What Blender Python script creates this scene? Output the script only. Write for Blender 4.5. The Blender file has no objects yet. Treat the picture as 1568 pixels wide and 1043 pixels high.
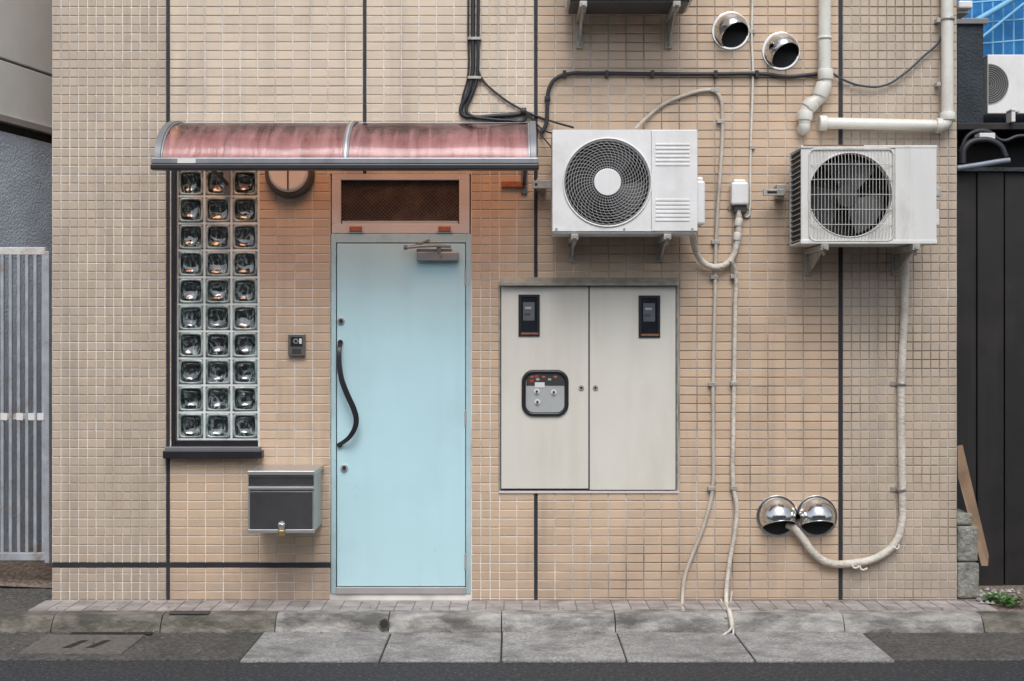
import bpy, bmesh, math, random
from mathutils import Vector, Matrix
random.seed(7)
R = random.Random(11)
scene = bpy.context.scene
K = 270.0; DC = 8.0; CZ = 397/270.0
# survey helper: photo measurement at depth d (m in front of facade) -> world metres
def P(px, py, d=0.0):
    f = (DC-d)/DC
    return Vector(((px-784)/K*f, -d, CZ+(521-py)/K*f))
def X(px, d=0.0): return P(px, 0, d).x
def Z(py, d=0.0): return P(0, py, d).z

# ------------------------------------------------------------ materials
def nn(nt, t, **kw):
    n = nt.nodes.new(t)
    for k, v in kw.items(): setattr(n, k, v)
    return n
def mat(name, col, rough=0.6, metal=0.0, var=0.12, scale=6.0, bump=0.0, bscale=80.0, dirt=None, dirt_amt=0.0,
        dirt_scale=3.0, spec=0.5, island=0.0, coat=0.0, stretch=(1,1,1), dlo=0.5, dhi=0.75, bdist=.01,
        streak=0.0, streakcol=(.16,.14,.12), splash=0.0, rvar=0.0):
    m = bpy.data.materials.new(name); m.use_nodes = True
    nt = m.node_tree; b = nt.nodes['Principled BSDF']; L = nt.links.new
    tc = nn(nt, 'ShaderNodeTexCoord')
    mp = nn(nt, 'ShaderNodeMapping'); mp.inputs['Scale'].default_value = stretch
    L(tc.outputs['Object'], mp.inputs['Vector'])
    no = nn(nt, 'ShaderNodeTexNoise'); no.inputs['Scale'].default_value = scale; no.inputs['Detail'].default_value = 6
    L(mp.outputs[0], no.inputs['Vector'])
    mr = nn(nt, 'ShaderNodeMapRange'); mr.inputs['From Min'].default_value = .3; mr.inputs['From Max'].default_value = .7
    mr.inputs['To Min'].default_value = 1-var; mr.inputs['To Max'].default_value = 1+var
    L(no.outputs['Fac'], mr.inputs['Value'])
    val = mr.outputs[0]
    if island > 0:
        g = nn(nt, 'ShaderNodeNewGeometry')
        m2 = nn(nt, 'ShaderNodeMapRange'); m2.inputs['To Min'].default_value = 1-island; m2.inputs['To Max'].default_value = 1+island
        L(g.outputs['Random Per Island'], m2.inputs['Value'])
        mu = nn(nt, 'ShaderNodeMath', operation='MULTIPLY'); L(val, mu.inputs[0]); L(m2.outputs[0], mu.inputs[1]); val = mu.outputs[0]
    vm = nn(nt, 'ShaderNodeVectorMath', operation='SCALE'); vm.inputs[0].default_value = col[:3]; L(val, vm.inputs['Scale'])
    out = vm.outputs[0]
    def layer(out, fac, c):
        mx = nn(nt, 'ShaderNodeMix', data_type='RGBA'); L(fac, mx.inputs[0]); L(out, mx.inputs[6]); mx.inputs[7].default_value = (*c, 1)
        return mx.outputs[2]
    if dirt:
        n2 = nn(nt, 'ShaderNodeTexNoise'); n2.inputs['Scale'].default_value = dirt_scale; n2.inputs['Detail'].default_value = 8; n2.inputs['Roughness'].default_value = .65
        L(mp.outputs[0], n2.inputs['Vector'])
        m3 = nn(nt, 'ShaderNodeMapRange'); m3.inputs['From Min'].default_value = dlo; m3.inputs['From Max'].default_value = dhi
        m3.inputs['To Max'].default_value = dirt_amt; L(n2.outputs['Fac'], m3.inputs['Value'])
        out = layer(out, m3.outputs[0], dirt)
    if streak > 0:   # rain-washed soot, runs down the surface
        ms = nn(nt, 'ShaderNodeMapping'); ms.inputs['Scale'].default_value = (9, 9, .55); L(tc.outputs['Object'], ms.inputs['Vector'])
        ns = nn(nt, 'ShaderNodeTexNoise'); ns.inputs['Scale'].default_value = 1.0; ns.inputs['Detail'].default_value = 7; ns.inputs['Roughness'].default_value = .6
        L(ms.outputs[0], ns.inputs['Vector'])
        m5 = nn(nt, 'ShaderNodeMapRange'); m5.inputs['From Min'].default_value = .50; m5.inputs['From Max'].default_value = .78; m5.inputs['To Max'].default_value = streak
        L(ns.outputs['Fac'], m5.inputs['Value']); out = layer(out, m5.outputs[0], streakcol)
    if splash > 0:   # dirt splashed up from the pavement
        sx = nn(nt, 'ShaderNodeSeparateXYZ'); L(tc.outputs['Object'], sx.inputs[0])
        nz = nn(nt, 'ShaderNodeTexNoise'); nz.inputs['Scale'].default_value = 7; nz.inputs['Detail'].default_value = 8; L(tc.outputs['Object'], nz.inputs['Vector'])
        m6 = nn(nt, 'ShaderNodeMapRange'); m6.inputs['From Min'].default_value = .42; m6.inputs['From Max'].default_value = .0; m6.inputs['To Max'].default_value = splash*1.7
        L(sx.outputs['Z'], m6.inputs['Value'])
        mm = nn(nt, 'ShaderNodeMath', operation='MULTIPLY', use_clamp=True); L(m6.outputs[0], mm.inputs[0]); L(nz.outputs['Fac'], mm.inputs[1])
        out = layer(out, mm.outputs[0], streakcol)
    L(out, b.inputs['Base Color'])
    b.inputs['Roughness'].default_value = rough; b.inputs['Metallic'].default_value = metal
    if rvar > 0:
        m7 = nn(nt, 'ShaderNodeMapRange'); m7.inputs['From Min'].default_value=.3; m7.inputs['From Max'].default_value=.7; m7.inputs['To Min'].default_value=rough-rvar; m7.inputs['To Max'].default_value=rough+rvar
        L(no.outputs['Fac'], m7.inputs['Value']); L(m7.outputs[0], b.inputs['Roughness'])
    b.inputs['Specular IOR Level'].default_value = spec; b.inputs['Coat Weight'].default_value = coat
    if bump > 0:
        n4 = nn(nt, 'ShaderNodeTexNoise'); n4.inputs['Scale'].default_value = bscale; n4.inputs['Detail'].default_value = 4
        L(tc.outputs['Object'], n4.inputs['Vector'])
        bp = nn(nt, 'ShaderNodeBump'); bp.inputs['Strength'].default_value = bump; bp.inputs['Distance'].default_value = bdist
        L(n4.outputs['Fac'], bp.inputs['Height']); L(bp.outputs[0], b.inputs['Normal'])
    return m

M = {}
M['tile'] = mat('wall_tile', (.61,.455,.325), .33, var=.08, scale=2.2, island=.07, dirt=(.40,.315,.24), dirt_amt=.5, dirt_scale=2.2, bump=.06, bscale=60, stretch=(1,1,.4), streak=.42, streakcol=(.26,.21,.17), splash=.45)
M['tilesq'] = mat('wall_tile_small', (.52,.425,.33), .38, var=.09, scale=2.2, island=.07, dirt=(.33,.28,.225), dirt_amt=.6, dirt_scale=2.2, bump=.06, bscale=60, stretch=(1,1,.4), streak=.5, streakcol=(.22,.19,.165), splash=.45)
M['tilepale'] = mat('wall_tile_pale', (.67,.555,.43), .33, var=.07, scale=2.2, island=.07, dirt=(.45,.38,.30), dirt_amt=.5, dirt_scale=2.2, bump=.06, bscale=60, stretch=(1,1,.4), streak=.45, streakcol=(.30,.26,.22))
def grout():
    m = bpy.data.materials.new('grout'); m.use_nodes = True; nt = m.node_tree; L = nt.links.new; b = nt.nodes['Principled BSDF']
    tc = nn(nt,'ShaderNodeTexCoord'); sx = nn(nt,'ShaderNodeSeparateXYZ'); L(tc.outputs['Object'], sx.inputs[0])
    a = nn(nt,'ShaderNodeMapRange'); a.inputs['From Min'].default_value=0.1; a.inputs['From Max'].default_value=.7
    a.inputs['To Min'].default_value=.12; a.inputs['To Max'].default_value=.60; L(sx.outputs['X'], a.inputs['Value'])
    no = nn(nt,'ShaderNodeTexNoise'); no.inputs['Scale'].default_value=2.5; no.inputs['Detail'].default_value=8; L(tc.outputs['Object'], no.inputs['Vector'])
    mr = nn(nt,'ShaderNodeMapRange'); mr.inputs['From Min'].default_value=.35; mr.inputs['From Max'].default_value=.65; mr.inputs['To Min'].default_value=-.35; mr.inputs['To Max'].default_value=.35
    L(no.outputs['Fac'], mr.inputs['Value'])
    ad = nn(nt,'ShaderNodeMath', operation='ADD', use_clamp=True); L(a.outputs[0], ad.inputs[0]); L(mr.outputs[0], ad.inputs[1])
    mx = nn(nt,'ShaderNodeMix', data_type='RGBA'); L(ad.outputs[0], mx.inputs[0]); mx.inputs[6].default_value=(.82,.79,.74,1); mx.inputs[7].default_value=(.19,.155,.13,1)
    L(mx.outputs[2], b.inputs['Base Color']); b.inputs['Roughness'].default_value=.9
    return m
M['grout'] = grout()
M['joint'] = mat('sealant_joint', (.022,.022,.028), .6, var=.3)
M['white'] = mat('white_painted_steel', (.80,.80,.795), .36, var=.03, dirt=(.48,.46,.42), dirt_amt=.4, dirt_scale=4, streak=.25, streakcol=(.40,.37,.32))
M['whitedirty'] = mat('weathered_white_steel', (.70,.70,.68), .45, var=.06, dirt=(.36,.33,.28), dirt_amt=.65, dirt_scale=6, stretch=(1,1,.4), streak=.5, streakcol=(.30,.26,.21))
M['wire'] = mat('grille_wire', (.62,.61,.57), .45, var=.15, dirt=(.32,.22,.15), dirt_amt=.6, dirt_scale=20)
M['wiregrey'] = mat('grille_wire_grey', (.34,.34,.33), .45, var=.1)
M['dark'] = mat('dark_cavity', (.012,.012,.013), .7, var=.2)
M['fan'] = mat('fan_plastic', (.05,.05,.052), .4, var=.1)
M['black'] = mat('black_plastic', (.018,.018,.022), .35, var=.2)
M['blackcable'] = mat('black_cable', (.022,.024,.03), .5, var=.2)
M['door'] = mat('pale_blue_door_paint', (.52,.76,.82), .32, var=.025, scale=2.5, dirt=(.44,.62,.66), dirt_amt=.45, dirt_scale=2, bump=.05, bscale=9, streak=.14, streakcol=(.36,.46,.48), splash=.16, rvar=.06)
M['frameblue'] = mat('pale_blue_frame', (.44,.62,.66), .42, var=.06, dirt=(.3,.35,.36), dirt_amt=.5, dirt_scale=8, splash=.5)
M['framepink'] = mat('pinkish_frame', (.66,.61,.60), .45, var=.05, dirt=(.40,.34,.32), dirt_amt=.4, dirt_scale=6)
M['latch'] = mat('rusty_latch', (.36,.12,.06), .5, var=.3, scale=40)
M['cab'] = mat('cream_cabinet_paint', (.69,.67,.605), .38, var=.025, dirt=(.52,.47,.40), dirt_amt=.5, dirt_scale=2.2, stretch=(1,1,.35), streak=.22, streakcol=(.42,.37,.30), rvar=.06)
M['hood'] = mat('weathered_hood_steel', (.30,.29,.25), .5, var=.25, scale=20, dirt=(.16,.11,.07), dirt_amt=.6, dirt_scale=8)
M['alu'] = mat('aluminium', (.50,.49,.48), .38, metal=.5, var=.08)
M['alubrown'] = mat('grey_anodised_aluminium', (.20,.205,.22), .42, metal=.25, var=.1)
M['gutterbar'] = mat('gutter_aluminium', (.28,.29,.31), .35, metal=.4, var=.1, streak=.5, streakcol=(.12,.11,.10))
M['steel'] = mat('galvanised_steel', (.42,.41,.38), .5, metal=.4, var=.2, scale=30, dirt=(.2,.13,.08), dirt_amt=.7, dirt_scale=12)
M['chrome'] = mat('stainless_steel', (.70,.70,.69), .14, metal=1, var=.06, dirt=(.36,.33,.29), dirt_amt=.6, dirt_scale=14, bump=.08, bscale=14)
M['boxsteel'] = mat('brushed_stainless', (.52,.52,.51), .3, metal=.65, var=.05)
M['boxdoor'] = mat('smoked_mailbox_panel', (.17,.17,.175), .12, metal=.75, var=.12, scale=7, dirt=(.26,.26,.26), dirt_amt=.5, dirt_scale=4, bump=.05, bscale=5, bdist=.02)
M['boxside'] = mat('mailbox_side', (.40,.48,.48), .28, metal=.5, var=.06)
M['pvc'] = mat('pvc_pipe', (.70,.685,.63), .38, var=.04, dirt=(.44,.40,.33), dirt_amt=.6, dirt_scale=7)
M['hose'] = mat('wrapped_hose', (.62,.58,.51), .65, var=.14, scale=14, dirt=(.32,.26,.20), dirt_amt=.7, dirt_scale=9, bump=.7, bscale=60)
M['cablegrey'] = mat('grey_cable', (.52,.48,.42), .6, var=.12, dirt=(.28,.23,.18), dirt_amt=.6, dirt_scale=9)
M['brass'] = mat('brass', (.5,.36,.14), .35, metal=.8, var=.1)
M['label'] = mat('paper_label', (.7,.7,.68), .6, var=.04)
M['red'] = mat('red_plastic', (.45,.05,.04), .4)
M['meter'] = mat('meter_grey', (.11,.125,.14), .3, var=.15, scale=20)
M['meterpanel'] = mat('meter_panel', (.42,.44,.44), .4, var=.1)
M['concrete'] = mat('kerb_concrete', (.36,.35,.33), .9, var=.3, scale=22, dirt=(.085,.08,.075), dirt_amt=.9, dirt_scale=6, island=.14, bump=1, bscale=70, dlo=.42, dhi=.64, stretch=(.6,1,1.6))
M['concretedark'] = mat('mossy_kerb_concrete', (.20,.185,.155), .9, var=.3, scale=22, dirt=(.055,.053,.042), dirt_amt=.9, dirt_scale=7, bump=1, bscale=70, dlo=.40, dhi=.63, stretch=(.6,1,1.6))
M['gutter'] = mat('gutter_concrete', (.345,.34,.33), .92, var=.38, scale=75, dirt=(.13,.127,.12), dirt_amt=.85, dirt_scale=5, island=.10, bump=1, bscale=100, dlo=.44, dhi=.68, bdist=.015)
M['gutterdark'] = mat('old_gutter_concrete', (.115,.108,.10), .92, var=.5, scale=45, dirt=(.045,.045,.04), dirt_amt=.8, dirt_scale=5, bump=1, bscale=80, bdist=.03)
M['asphalt'] = mat('asphalt', (.034,.036,.041), .7, var=.9, scale=60, dirt=(.15,.15,.155), dirt_amt=.85, dirt_scale=40, bump=1, bscale=70, bdist=.03, dlo=.56, dhi=.66)
M['apron'] = mat('apron_mosaic_tile', (.34,.31,.30), .5, var=.25, scale=9, island=.16, dirt=(.14,.12,.105), dirt_amt=.8, dirt_scale=6)
M['aprongrout'] = mat('apron_grout', (.20,.185,.17), .9, var=.2)
M['siding'] = mat('grey_siding', (.72,.735,.72), .6, var=.04)
M['stucco'] = mat('blue_grey_stucco', (.52,.61,.72), .9, var=.12, bump=1, bscale=70)
M['gate'] = mat('weathered_gate_steel', (.42,.44,.48), .42, metal=.3, var=.18, scale=12, dirt=(.26,.13,.07), dirt_amt=.8, dirt_scale=9, dlo=.56)
M['gatetop'] = mat('rusty_gate_rail', (.60,.59,.56), .6, var=.2, scale=12, dirt=(.30,.12,.05), dirt_amt=.9, dirt_scale=14)
M['litter'] = mat('gravel_litter', (.17,.13,.10), .95, var=.6, scale=45, dirt=(.30,.25,.22), dirt_amt=.7, dirt_scale=60, bump=1, bscale=60)
M['blackwall'] = mat('black_corrugated_steel', (.010,.0095,.010), .6, var=.3, dirt=(.03,.02,.018), dirt_amt=.5, streak=.5, streakcol=(.035,.03,.028))
M['darkpost'] = mat('dark_slate_panel', (.03,.04,.05), .8, var=.3, bump=1, bscale=60)
M['blue'] = mat('blue_net_cladding', (.02,.24,.56), .5, var=.3, scale=5)
M['bluelight'] = mat('pale_blue_frame_bar', (.16,.42,.66), .5)
M['board'] = mat('weathered_board', (.30,.20,.13), .8, var=.25, scale=8)
M['leaf'] = mat('leaf', (.06,.16,.03), .6, var=.4, scale=60)
M['opp'] = mat('opposite_wall', (.36,.355,.345), .8, var=.08)
M['oppglass'] = mat('opposite_window_glass', (.03,.04,.05), .1, var=.1)
M['roof'] = mat('roof_grey', (.2,.2,.2), .9)
M['glassjoint'] = mat('glass_block_joint', (.72,.75,.73), .6, var=.10, scale=20, dirt=(.4,.4,.37), dirt_amt=.5, dirt_scale=9)

def glassblock():
    m = bpy.data.materials.new('glass_block'); m.use_nodes = True; nt = m.node_tree; L = nt.links.new; b = nt.nodes['Principled BSDF']
    tc = nn(nt,'ShaderNodeTexCoord')
    mp = nn(nt,'ShaderNodeMapping'); mp.inputs['Scale'].default_value=(1.7,1,1); L(tc.outputs['Object'], mp.inputs[0])
    no = nn(nt,'ShaderNodeTexNoise'); no.inputs['Scale'].default_value=15; no.inputs['Detail'].default_value=2; no.inputs['Distortion'].default_value=2.0
    L(mp.outputs[0], no.inputs['Vector'])
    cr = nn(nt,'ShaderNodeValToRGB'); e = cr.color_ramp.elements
    e[0].position=.42; e[0].color=(.008,.012,.013,1); e[1].position=.76; e[1].color=(.46,.54,.54,1)  # opaque block: light and dark of clear glass painted in as noise colour
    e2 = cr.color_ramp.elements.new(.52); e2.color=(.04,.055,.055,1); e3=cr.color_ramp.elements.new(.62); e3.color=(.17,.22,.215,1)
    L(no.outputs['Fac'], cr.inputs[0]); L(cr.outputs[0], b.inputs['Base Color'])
    b.inputs['Roughness'].default_value=.05; b.inputs['Specular IOR Level'].default_value=.9; b.inputs['Coat Weight'].default_value=1; b.inputs['Coat Roughness'].default_value=.02; b.inputs['Coat IOR'].default_value=1.8
    n2 = nn(nt,'ShaderNodeTexNoise'); n2.inputs['Scale'].default_value=24; n2.inputs['Detail'].default_value=0; L(tc.outputs['Object'], n2.inputs['Vector'])
    bp = nn(nt,'ShaderNodeBump'); bp.inputs['Strength'].default_value=.45; bp.inputs['Distance'].default_value=.01; L(n2.outputs['Fac'], bp.inputs['Height']); L(bp.outputs[0], b.inputs['Normal']); L(bp.outputs[0], b.inputs['Coat Normal'])
    return m
M['gblock'] = glassblock()
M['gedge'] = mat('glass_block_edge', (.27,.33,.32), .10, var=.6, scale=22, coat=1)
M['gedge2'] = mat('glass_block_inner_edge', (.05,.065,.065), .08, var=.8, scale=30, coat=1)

def canopy():
    m = bpy.data.materials.new('red_polycarbonate'); m.use_nodes = True; nt = m.node_tree; L = nt.links.new
    b = nt.nodes['Principled BSDF']; out = nt.nodes['Material Output']
    tc = nn(nt,'ShaderNodeTexCoord')
    mp = nn(nt,'ShaderNodeMapping'); mp.inputs['Scale'].default_value=(9,1.0,1.0); mp.inputs['Rotation'].default_value=(0,.35,0); L(tc.outputs['Object'], mp.inputs[0])
    no = nn(nt,'ShaderNodeTexNoise'); no.inputs['Scale'].default_value=1.9; no.inputs['Detail'].default_value=7; no.inputs['Distortion'].default_value=.8; L(mp.outputs[0], no.inputs['Vector'])
    nb = nn(nt,'ShaderNodeTexNoise'); nb.inputs['Scale'].default_value=7; nb.inputs['Detail'].default_value=8; nb.inputs['Roughness'].default_value=.75; L(tc.outputs['Object'], nb.inputs['Vector'])
    sx = nn(nt,'ShaderNodeSeparateXYZ'); L(tc.outputs['Object'], sx.inputs[0])
    h = nn(nt,'ShaderNodeMapRange'); h.inputs['From Min'].default_value=2.67; h.inputs['From Max'].default_value=2.47
    h.inputs['To Min'].default_value=.0; h.inputs['To Max'].default_value=.66; L(sx.outputs['Z'], h.inputs['Value'])
    mr = nn(nt,'ShaderNodeMapRange'); mr.inputs['From Min'].default_value=.35; mr.inputs['From Max'].default_value=.65; mr.inputs['To Min'].default_value=-.18; mr.inputs['To Max'].default_value=.18
    L(no.outputs['Fac'], mr.inputs['Value'])
    mr2 = nn(nt,'ShaderNodeMapRange'); mr2.inputs['From Min'].default_value=.35; mr2.inputs['From Max'].default_value=.65; mr2.inputs['To Min'].default_value=-.10; mr2.inputs['To Max'].default_value=.10
    L(nb.outputs['Fac'], mr2.inputs['Value'])
    a0 = nn(nt,'ShaderNodeMath', operation='ADD'); L(h.outputs[0], a0.inputs[0]); L(mr.outputs[0], a0.inputs[1])
    ad = nn(nt,'ShaderNodeMath', operation='ADD', use_clamp=True); L(a0.outputs[0], ad.inputs[0]); L(mr2.outputs[0], ad.inputs[1])
    tr = nn(nt,'ShaderNodeBsdfTransparent'); tr.inputs[0].default_value=(.76,.40,.24,1)
    b.inputs['Base Color'].default_value=(.62,.30,.31,1); b.inputs['Roughness'].default_value=.3
    gl = nn(nt,'ShaderNodeBsdfGlossy'); gl.inputs['Roughness'].default_value=.07; gl.inputs['Color'].default_value=(.62,.56,.60,1)
    bp = nn(nt,'ShaderNodeBump'); bp.inputs['Strength'].default_value=.3; bp.inputs['Distance'].default_value=.02; L(no.outputs['Fac'], bp.inputs['Height']); L(bp.outputs[0], gl.inputs['Normal'])
    fr = nn(nt,'ShaderNodeFresnel'); fr.inputs['IOR'].default_value=1.5; L(bp.outputs[0], fr.inputs['Normal'])
    ts = nn(nt,'ShaderNodeBsdfTranslucent'); ts.inputs[0].default_value=(.55,.30,.18,1)
    m0 = nn(nt,'ShaderNodeMixShader'); m0.inputs[0].default_value=.25; L(b.outputs[0], m0.inputs[1]); L(ts.outputs[0], m0.inputs[2])
    m1 = nn(nt,'ShaderNodeMixShader'); L(ad.outputs[0], m1.inputs[0]); L(tr.outputs[0], m1.inputs[1]); L(m0.outputs[0], m1.inputs[2])
    m2 = nn(nt,'ShaderNodeMixShader'); L(fr.outputs[0], m2.inputs[0]); L(m1.outputs[0], m2.inputs[1]); L(gl.outputs[0], m2.inputs[2])
    L(m2.outputs[0], out.inputs[0])
    return m
M['canopy'] = canopy()

# ------------------------------------------------------------ object helpers
GROUPS = {}
class G:
    """top-level object: an Empty parenting its parts"""
    def __init__(s, name):
        s.e = bpy.data.objects.new(name, None); s.e.empty_display_size=.1
        scene.collection.objects.link(s.e); s.kids=[]
        GROUPS[s.e.name]=s
def link(o, g):
    scene.collection.objects.link(o)
    if g is not None: g.kids.append(o)
    return o
def mk(name, verts, faces, m, g=None, smooth=False, bevel=0, mats=None, midx=None):
    me = bpy.data.meshes.new(name); me.from_pydata([tuple(v) for v in verts], [], faces); me.update()
    if mats:
        for a in mats: me.materials.append(a)
        for p,i in zip(me.polygons, midx): p.material_index=i
    else: me.materials.append(m)
    if smooth:
        for p in me.polygons: p.use_smooth=True
    o = bpy.data.objects.new(name, me); link(o, g)
    if bevel>0:
        md=o.modifiers.new('bevel','BEVEL'); md.width=bevel; md.segments=2; md.limit_method='ANGLE'
    return o
BF=[(0,1,5,4),(1,2,6,5),(2,3,7,6),(3,0,4,7),(4,5,6,7),(3,2,1,0)]
def bv(x0,x1,y0,y1,z0,z1):
    return [(x0,y0,z0),(x1,y0,z0),(x1,y1,z0),(x0,y1,z0),(x0,y0,z1),(x1,y0,z1),(x1,y1,z1),(x0,y1,z1)]
def box(name,x0,x1,y0,y1,z0,z1,m,g=None,bevel=0):
    if x0>x1:x0,x1=x1,x0
    if y0>y1:y0,y1=y1,y0
    if z0>z1:z0,z1=z1,z0
    return mk(name,bv(x0,x1,y0,y1,z0,z1),BF,m,g,bevel=bevel)
def pb(name,px0,px1,py0,py1,d0,d1,m,g=None,bevel=0):
    """box whose front face (depth d1) measures px0..px1, py0..py1"""
    return box(name,X(px0,d1),X(px1,d1),-d1,-d0,Z(py1,d1),Z(py0,d1),m,g,bevel)
def cyl(name,a,b,r,m,g=None,seg=32,r2=None,smooth=True,bevel=0,cap=True):
    a=Vector(a);b=Vector(b); ax=(b-a).normalized(); up=Vector((0,0,1)) if abs(ax.z)<.9 else Vector((1,0,0))
    u=ax.cross(up).normalized(); v=ax.cross(u); r2=r if r2 is None else r2
    vs=[];fs=[]
    for i in range(seg):
        t=2*math.pi*i/seg; w=u*math.cos(t)+v*math.sin(t); vs+= [a+w*r, b+w*r2]
    for i in range(seg):
        j=(i+1)%seg; fs.append((2*i,2*j,2*j+1,2*i+1))
    n=len(fs)
    if cap: fs.append(tuple(2*i for i in range(seg))[::-1]); fs.append(tuple(2*i+1 for i in range(seg)))
    o=mk(name,vs,fs,m,g,bevel=bevel)
    if smooth:
        for p in o.data.polygons[:n]: p.use_smooth=True
    return o
def tube(name,pts,r,m,g=None,res=8,cyclic=False,kind='BEZ'):
    cu=bpy.data.curves.new(name,'CURVE'); cu.dimensions='3D'; cu.bevel_depth=r; cu.bevel_resolution=3; cu.resolution_u=res; cu.use_fill_caps=True
    if kind=='BEZ':
        s=cu.splines.new('BEZIER'); s.bezier_points.add(len(pts)-1)
        for q,p in zip(s.bezier_points,pts):
            q.co=p; q.handle_left_type='AUTO'; q.handle_right_type='AUTO'
    else:
        s=cu.splines.new('POLY'); s.points.add(len(pts)-1)
        for q,p in zip(s.points,pts): q.co=(*p,1)
    s.use_cyclic_u=cyclic
    cu.materials.append(m)
    o=bpy.data.objects.new(name,cu); link(o,g); return o
def ptube(name,pts,r,m,g=None,d=.02,**k):
    return tube(name,[P(p[0],p[1],p[2] if len(p)>2 else d) for p in pts],r,m,g,**k)
def multiwire(name,splines,r,m,g=None,cyclic=False):
    cu=bpy.data.curves.new(name,'CURVE'); cu.dimensions='3D'; cu.bevel_depth=r; cu.bevel_resolution=1
    for pts in splines:
        s=cu.splines.new('POLY'); s.points.add(len(pts)-1); s.use_cyclic_u=cyclic
        for q,p in zip(s.points,pts): q.co=(*p,1)
    cu.materials.append(m); o=bpy.data.objects.new(name,cu); link(o,g); return o

# ------------------------------------------------------------ BUILDING
bld=G('tiled_building')
ZT=4.7
XL,XR=X(80),X(1465)
holes=[(X(506),X(721),Z(909),Z(266)),(X(266),X(396),Z(690),Z(244)),(X(766),X(1037),Z(751),Z(428))]
def inhole(x,z,e=0):
    for h in holes:
        if h[0]-e<x<h[1]+e and h[2]-e<z<h[3]+e: return h
    return None
xs=sorted(set([XL,XR]+[h[0] for h in holes]+[h[1] for h in holes])); zs=sorted(set([-.12,ZT]+[h[2] for h in holes]+[h[3] for h in holes]))
V=[];F=[]
for i in range(len(xs)-1):
    for j in range(len(zs)-1):
        cx=(xs[i]+xs[i+1])/2; cz=(zs[j]+zs[j+1])/2
        if inhole(cx,cz): continue
        n=len(V); V+=bv(xs[i],xs[i+1],0,.15,zs[j],zs[j+1]); F+=[tuple(k+n for k in f) for f in BF]
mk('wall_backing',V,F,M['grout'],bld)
def tiles(name,x0,x1,z0,z1,pw,ph,m,zbase=0.0):
    V=[];F=[]
    gx=.0058; gz=.0058
    nx=max(1,round((x1-x0)/pw)); w=(x1-x0)/nx
    k0=math.floor((z0-zbase)/ph)-1
    for k in range(k0, k0+int((z1-z0)/ph)+4):
        rz=R.uniform(-.0006,.0006)
        for i in range(nx):
            a=x0+i*w+gx/2; b=x0+(i+1)*w-gx/2; c=zbase+k*ph+gz/2; d=zbase+(k+1)*ph-gz/2
            c=max(c,z0); d=min(d,z1)
            if d-c<.006: continue
            skip=False
            for h in holes:
                if a<h[1] and b>h[0] and c<h[3] and d>h[2]:
                    ov=[('r',b-h[0]),('l',h[1]-a),('t',d-h[2]),('b',h[3]-c)]
                    s,o=min(ov,key=lambda t:t[1])
                    if s=='r': b=h[0]
                    elif s=='l': a=h[1]
                    elif s=='t': d=h[2]
                    else: c=h[3]
                    if b-a<.008 or d-c<.008: skip=True
            if skip: continue
            n=len(V); ch=.0018; yf=-.0050; ye=-.0036
            j=[R.uniform(-.0005,.0005) for _ in range(4)]
            tx=R.uniform(-.0007,.0007); tz=rz+R.uniform(-.0005,.0005)
            a+=tx;b+=tx;c+=tz;d+=tz
            V+=[(a,.001,c),(b,.001,c),(b,.001,d),(a,.001,d),(a,ye,c),(b,ye,c),(b,ye,d),(a,ye,d),
                (a+ch,yf+j[0],c+ch),(b-ch,yf+j[1],c+ch),(b-ch,yf+j[2],d-ch),(a+ch,yf+j[3],d-ch)]
            for q in [(0,1,5,4),(1,2,6,5),(2,3,7,6),(3,0,4,7),(4,5,9,8),(5,6,10,9),(6,7,11,10),(7,4,8,11),(8,9,10,11)]:
                F.append(tuple(t+n for t in q))
    return mk(name,V,F,m,bld)
PH=.05
zj0,zj1=Z(869),Z(861)
tiles('tiles_1',XL,X(255),0,zj0,.05,PH,M['tilesq']); tiles('tiles_2',XL,X(255),zj1,ZT,.05,PH,M['tilesq'],zj1)
tiles('tiles_3',X(260),X(506),0,zj0,.1,PH,M['tile']); tiles('tiles_4',X(260),X(506),zj1,Z(266),.1,PH,M['tile'],zj1)
tiles('tiles_5',X(260),X(556),Z(266),ZT,.1,PH,M['tilepale'],zj1)
tiles('tiles_6',X(561),X(722),Z(266),ZT,.1,PH,M['tilepale'],zj1)
tiles('tiles_6b',X(722),X(818),Z(190),ZT,.05,PH,M['tilepale'],zj1)
tiles('tiles_7',X(722),X(765),0,Z(190),.053,PH,M['tile'],zj1)
tiles('tiles_8',X(765),X(818),0,Z(190),.1,PH,M['tile'],zj1)
tiles('tiles_9',X(823),X(1284),0,ZT,.1,PH,M['tile'],zj1)
tiles('tiles_10',X(1290),XR,0,ZT,.05,PH,M['tilesq'],zj1)
for n,(a,b,c,d) in {'j1':(254.6,260.3,-900,918),'j2':(555.8,561.2,-900,266),'j3':(817.7,823.3,-900,428),'j4':(817.7,823.3,751,918),'j5':(1283.9,1290.1,-900,918)}.items():
    z1=min(ZT,Z(c)); 
    box('expansion_joint_'+n,X(a),X(b),-.0025,.002,Z(d),z1,M['joint'],bld)
box('expansion_joint_h1',XL,X(254.6),-.0025,.002,zj0,zj1,M['joint'],bld)
box('expansion_joint_h2',X(260.3),X(506),-.0025,.002,zj0,zj1,M['joint'],bld)
sidem=bpy.data.materials.new('side_wall_tiles'); sidem.use_nodes=True
nt=sidem.node_tree; br=nn(nt,'ShaderNodeTexBrick'); tc=nn(nt,'ShaderNodeTexCoord')
cx_=nn(nt,'ShaderNodeCombineXYZ'); sx_=nn(nt,'ShaderNodeSeparateXYZ'); nt.links.new(tc.outputs['Object'],sx_.inputs[0]); nt.links.new(sx_.outputs['Y'],cx_.inputs[0]); nt.links.new(sx_.outputs['Z'],cx_.inputs[1])
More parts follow.
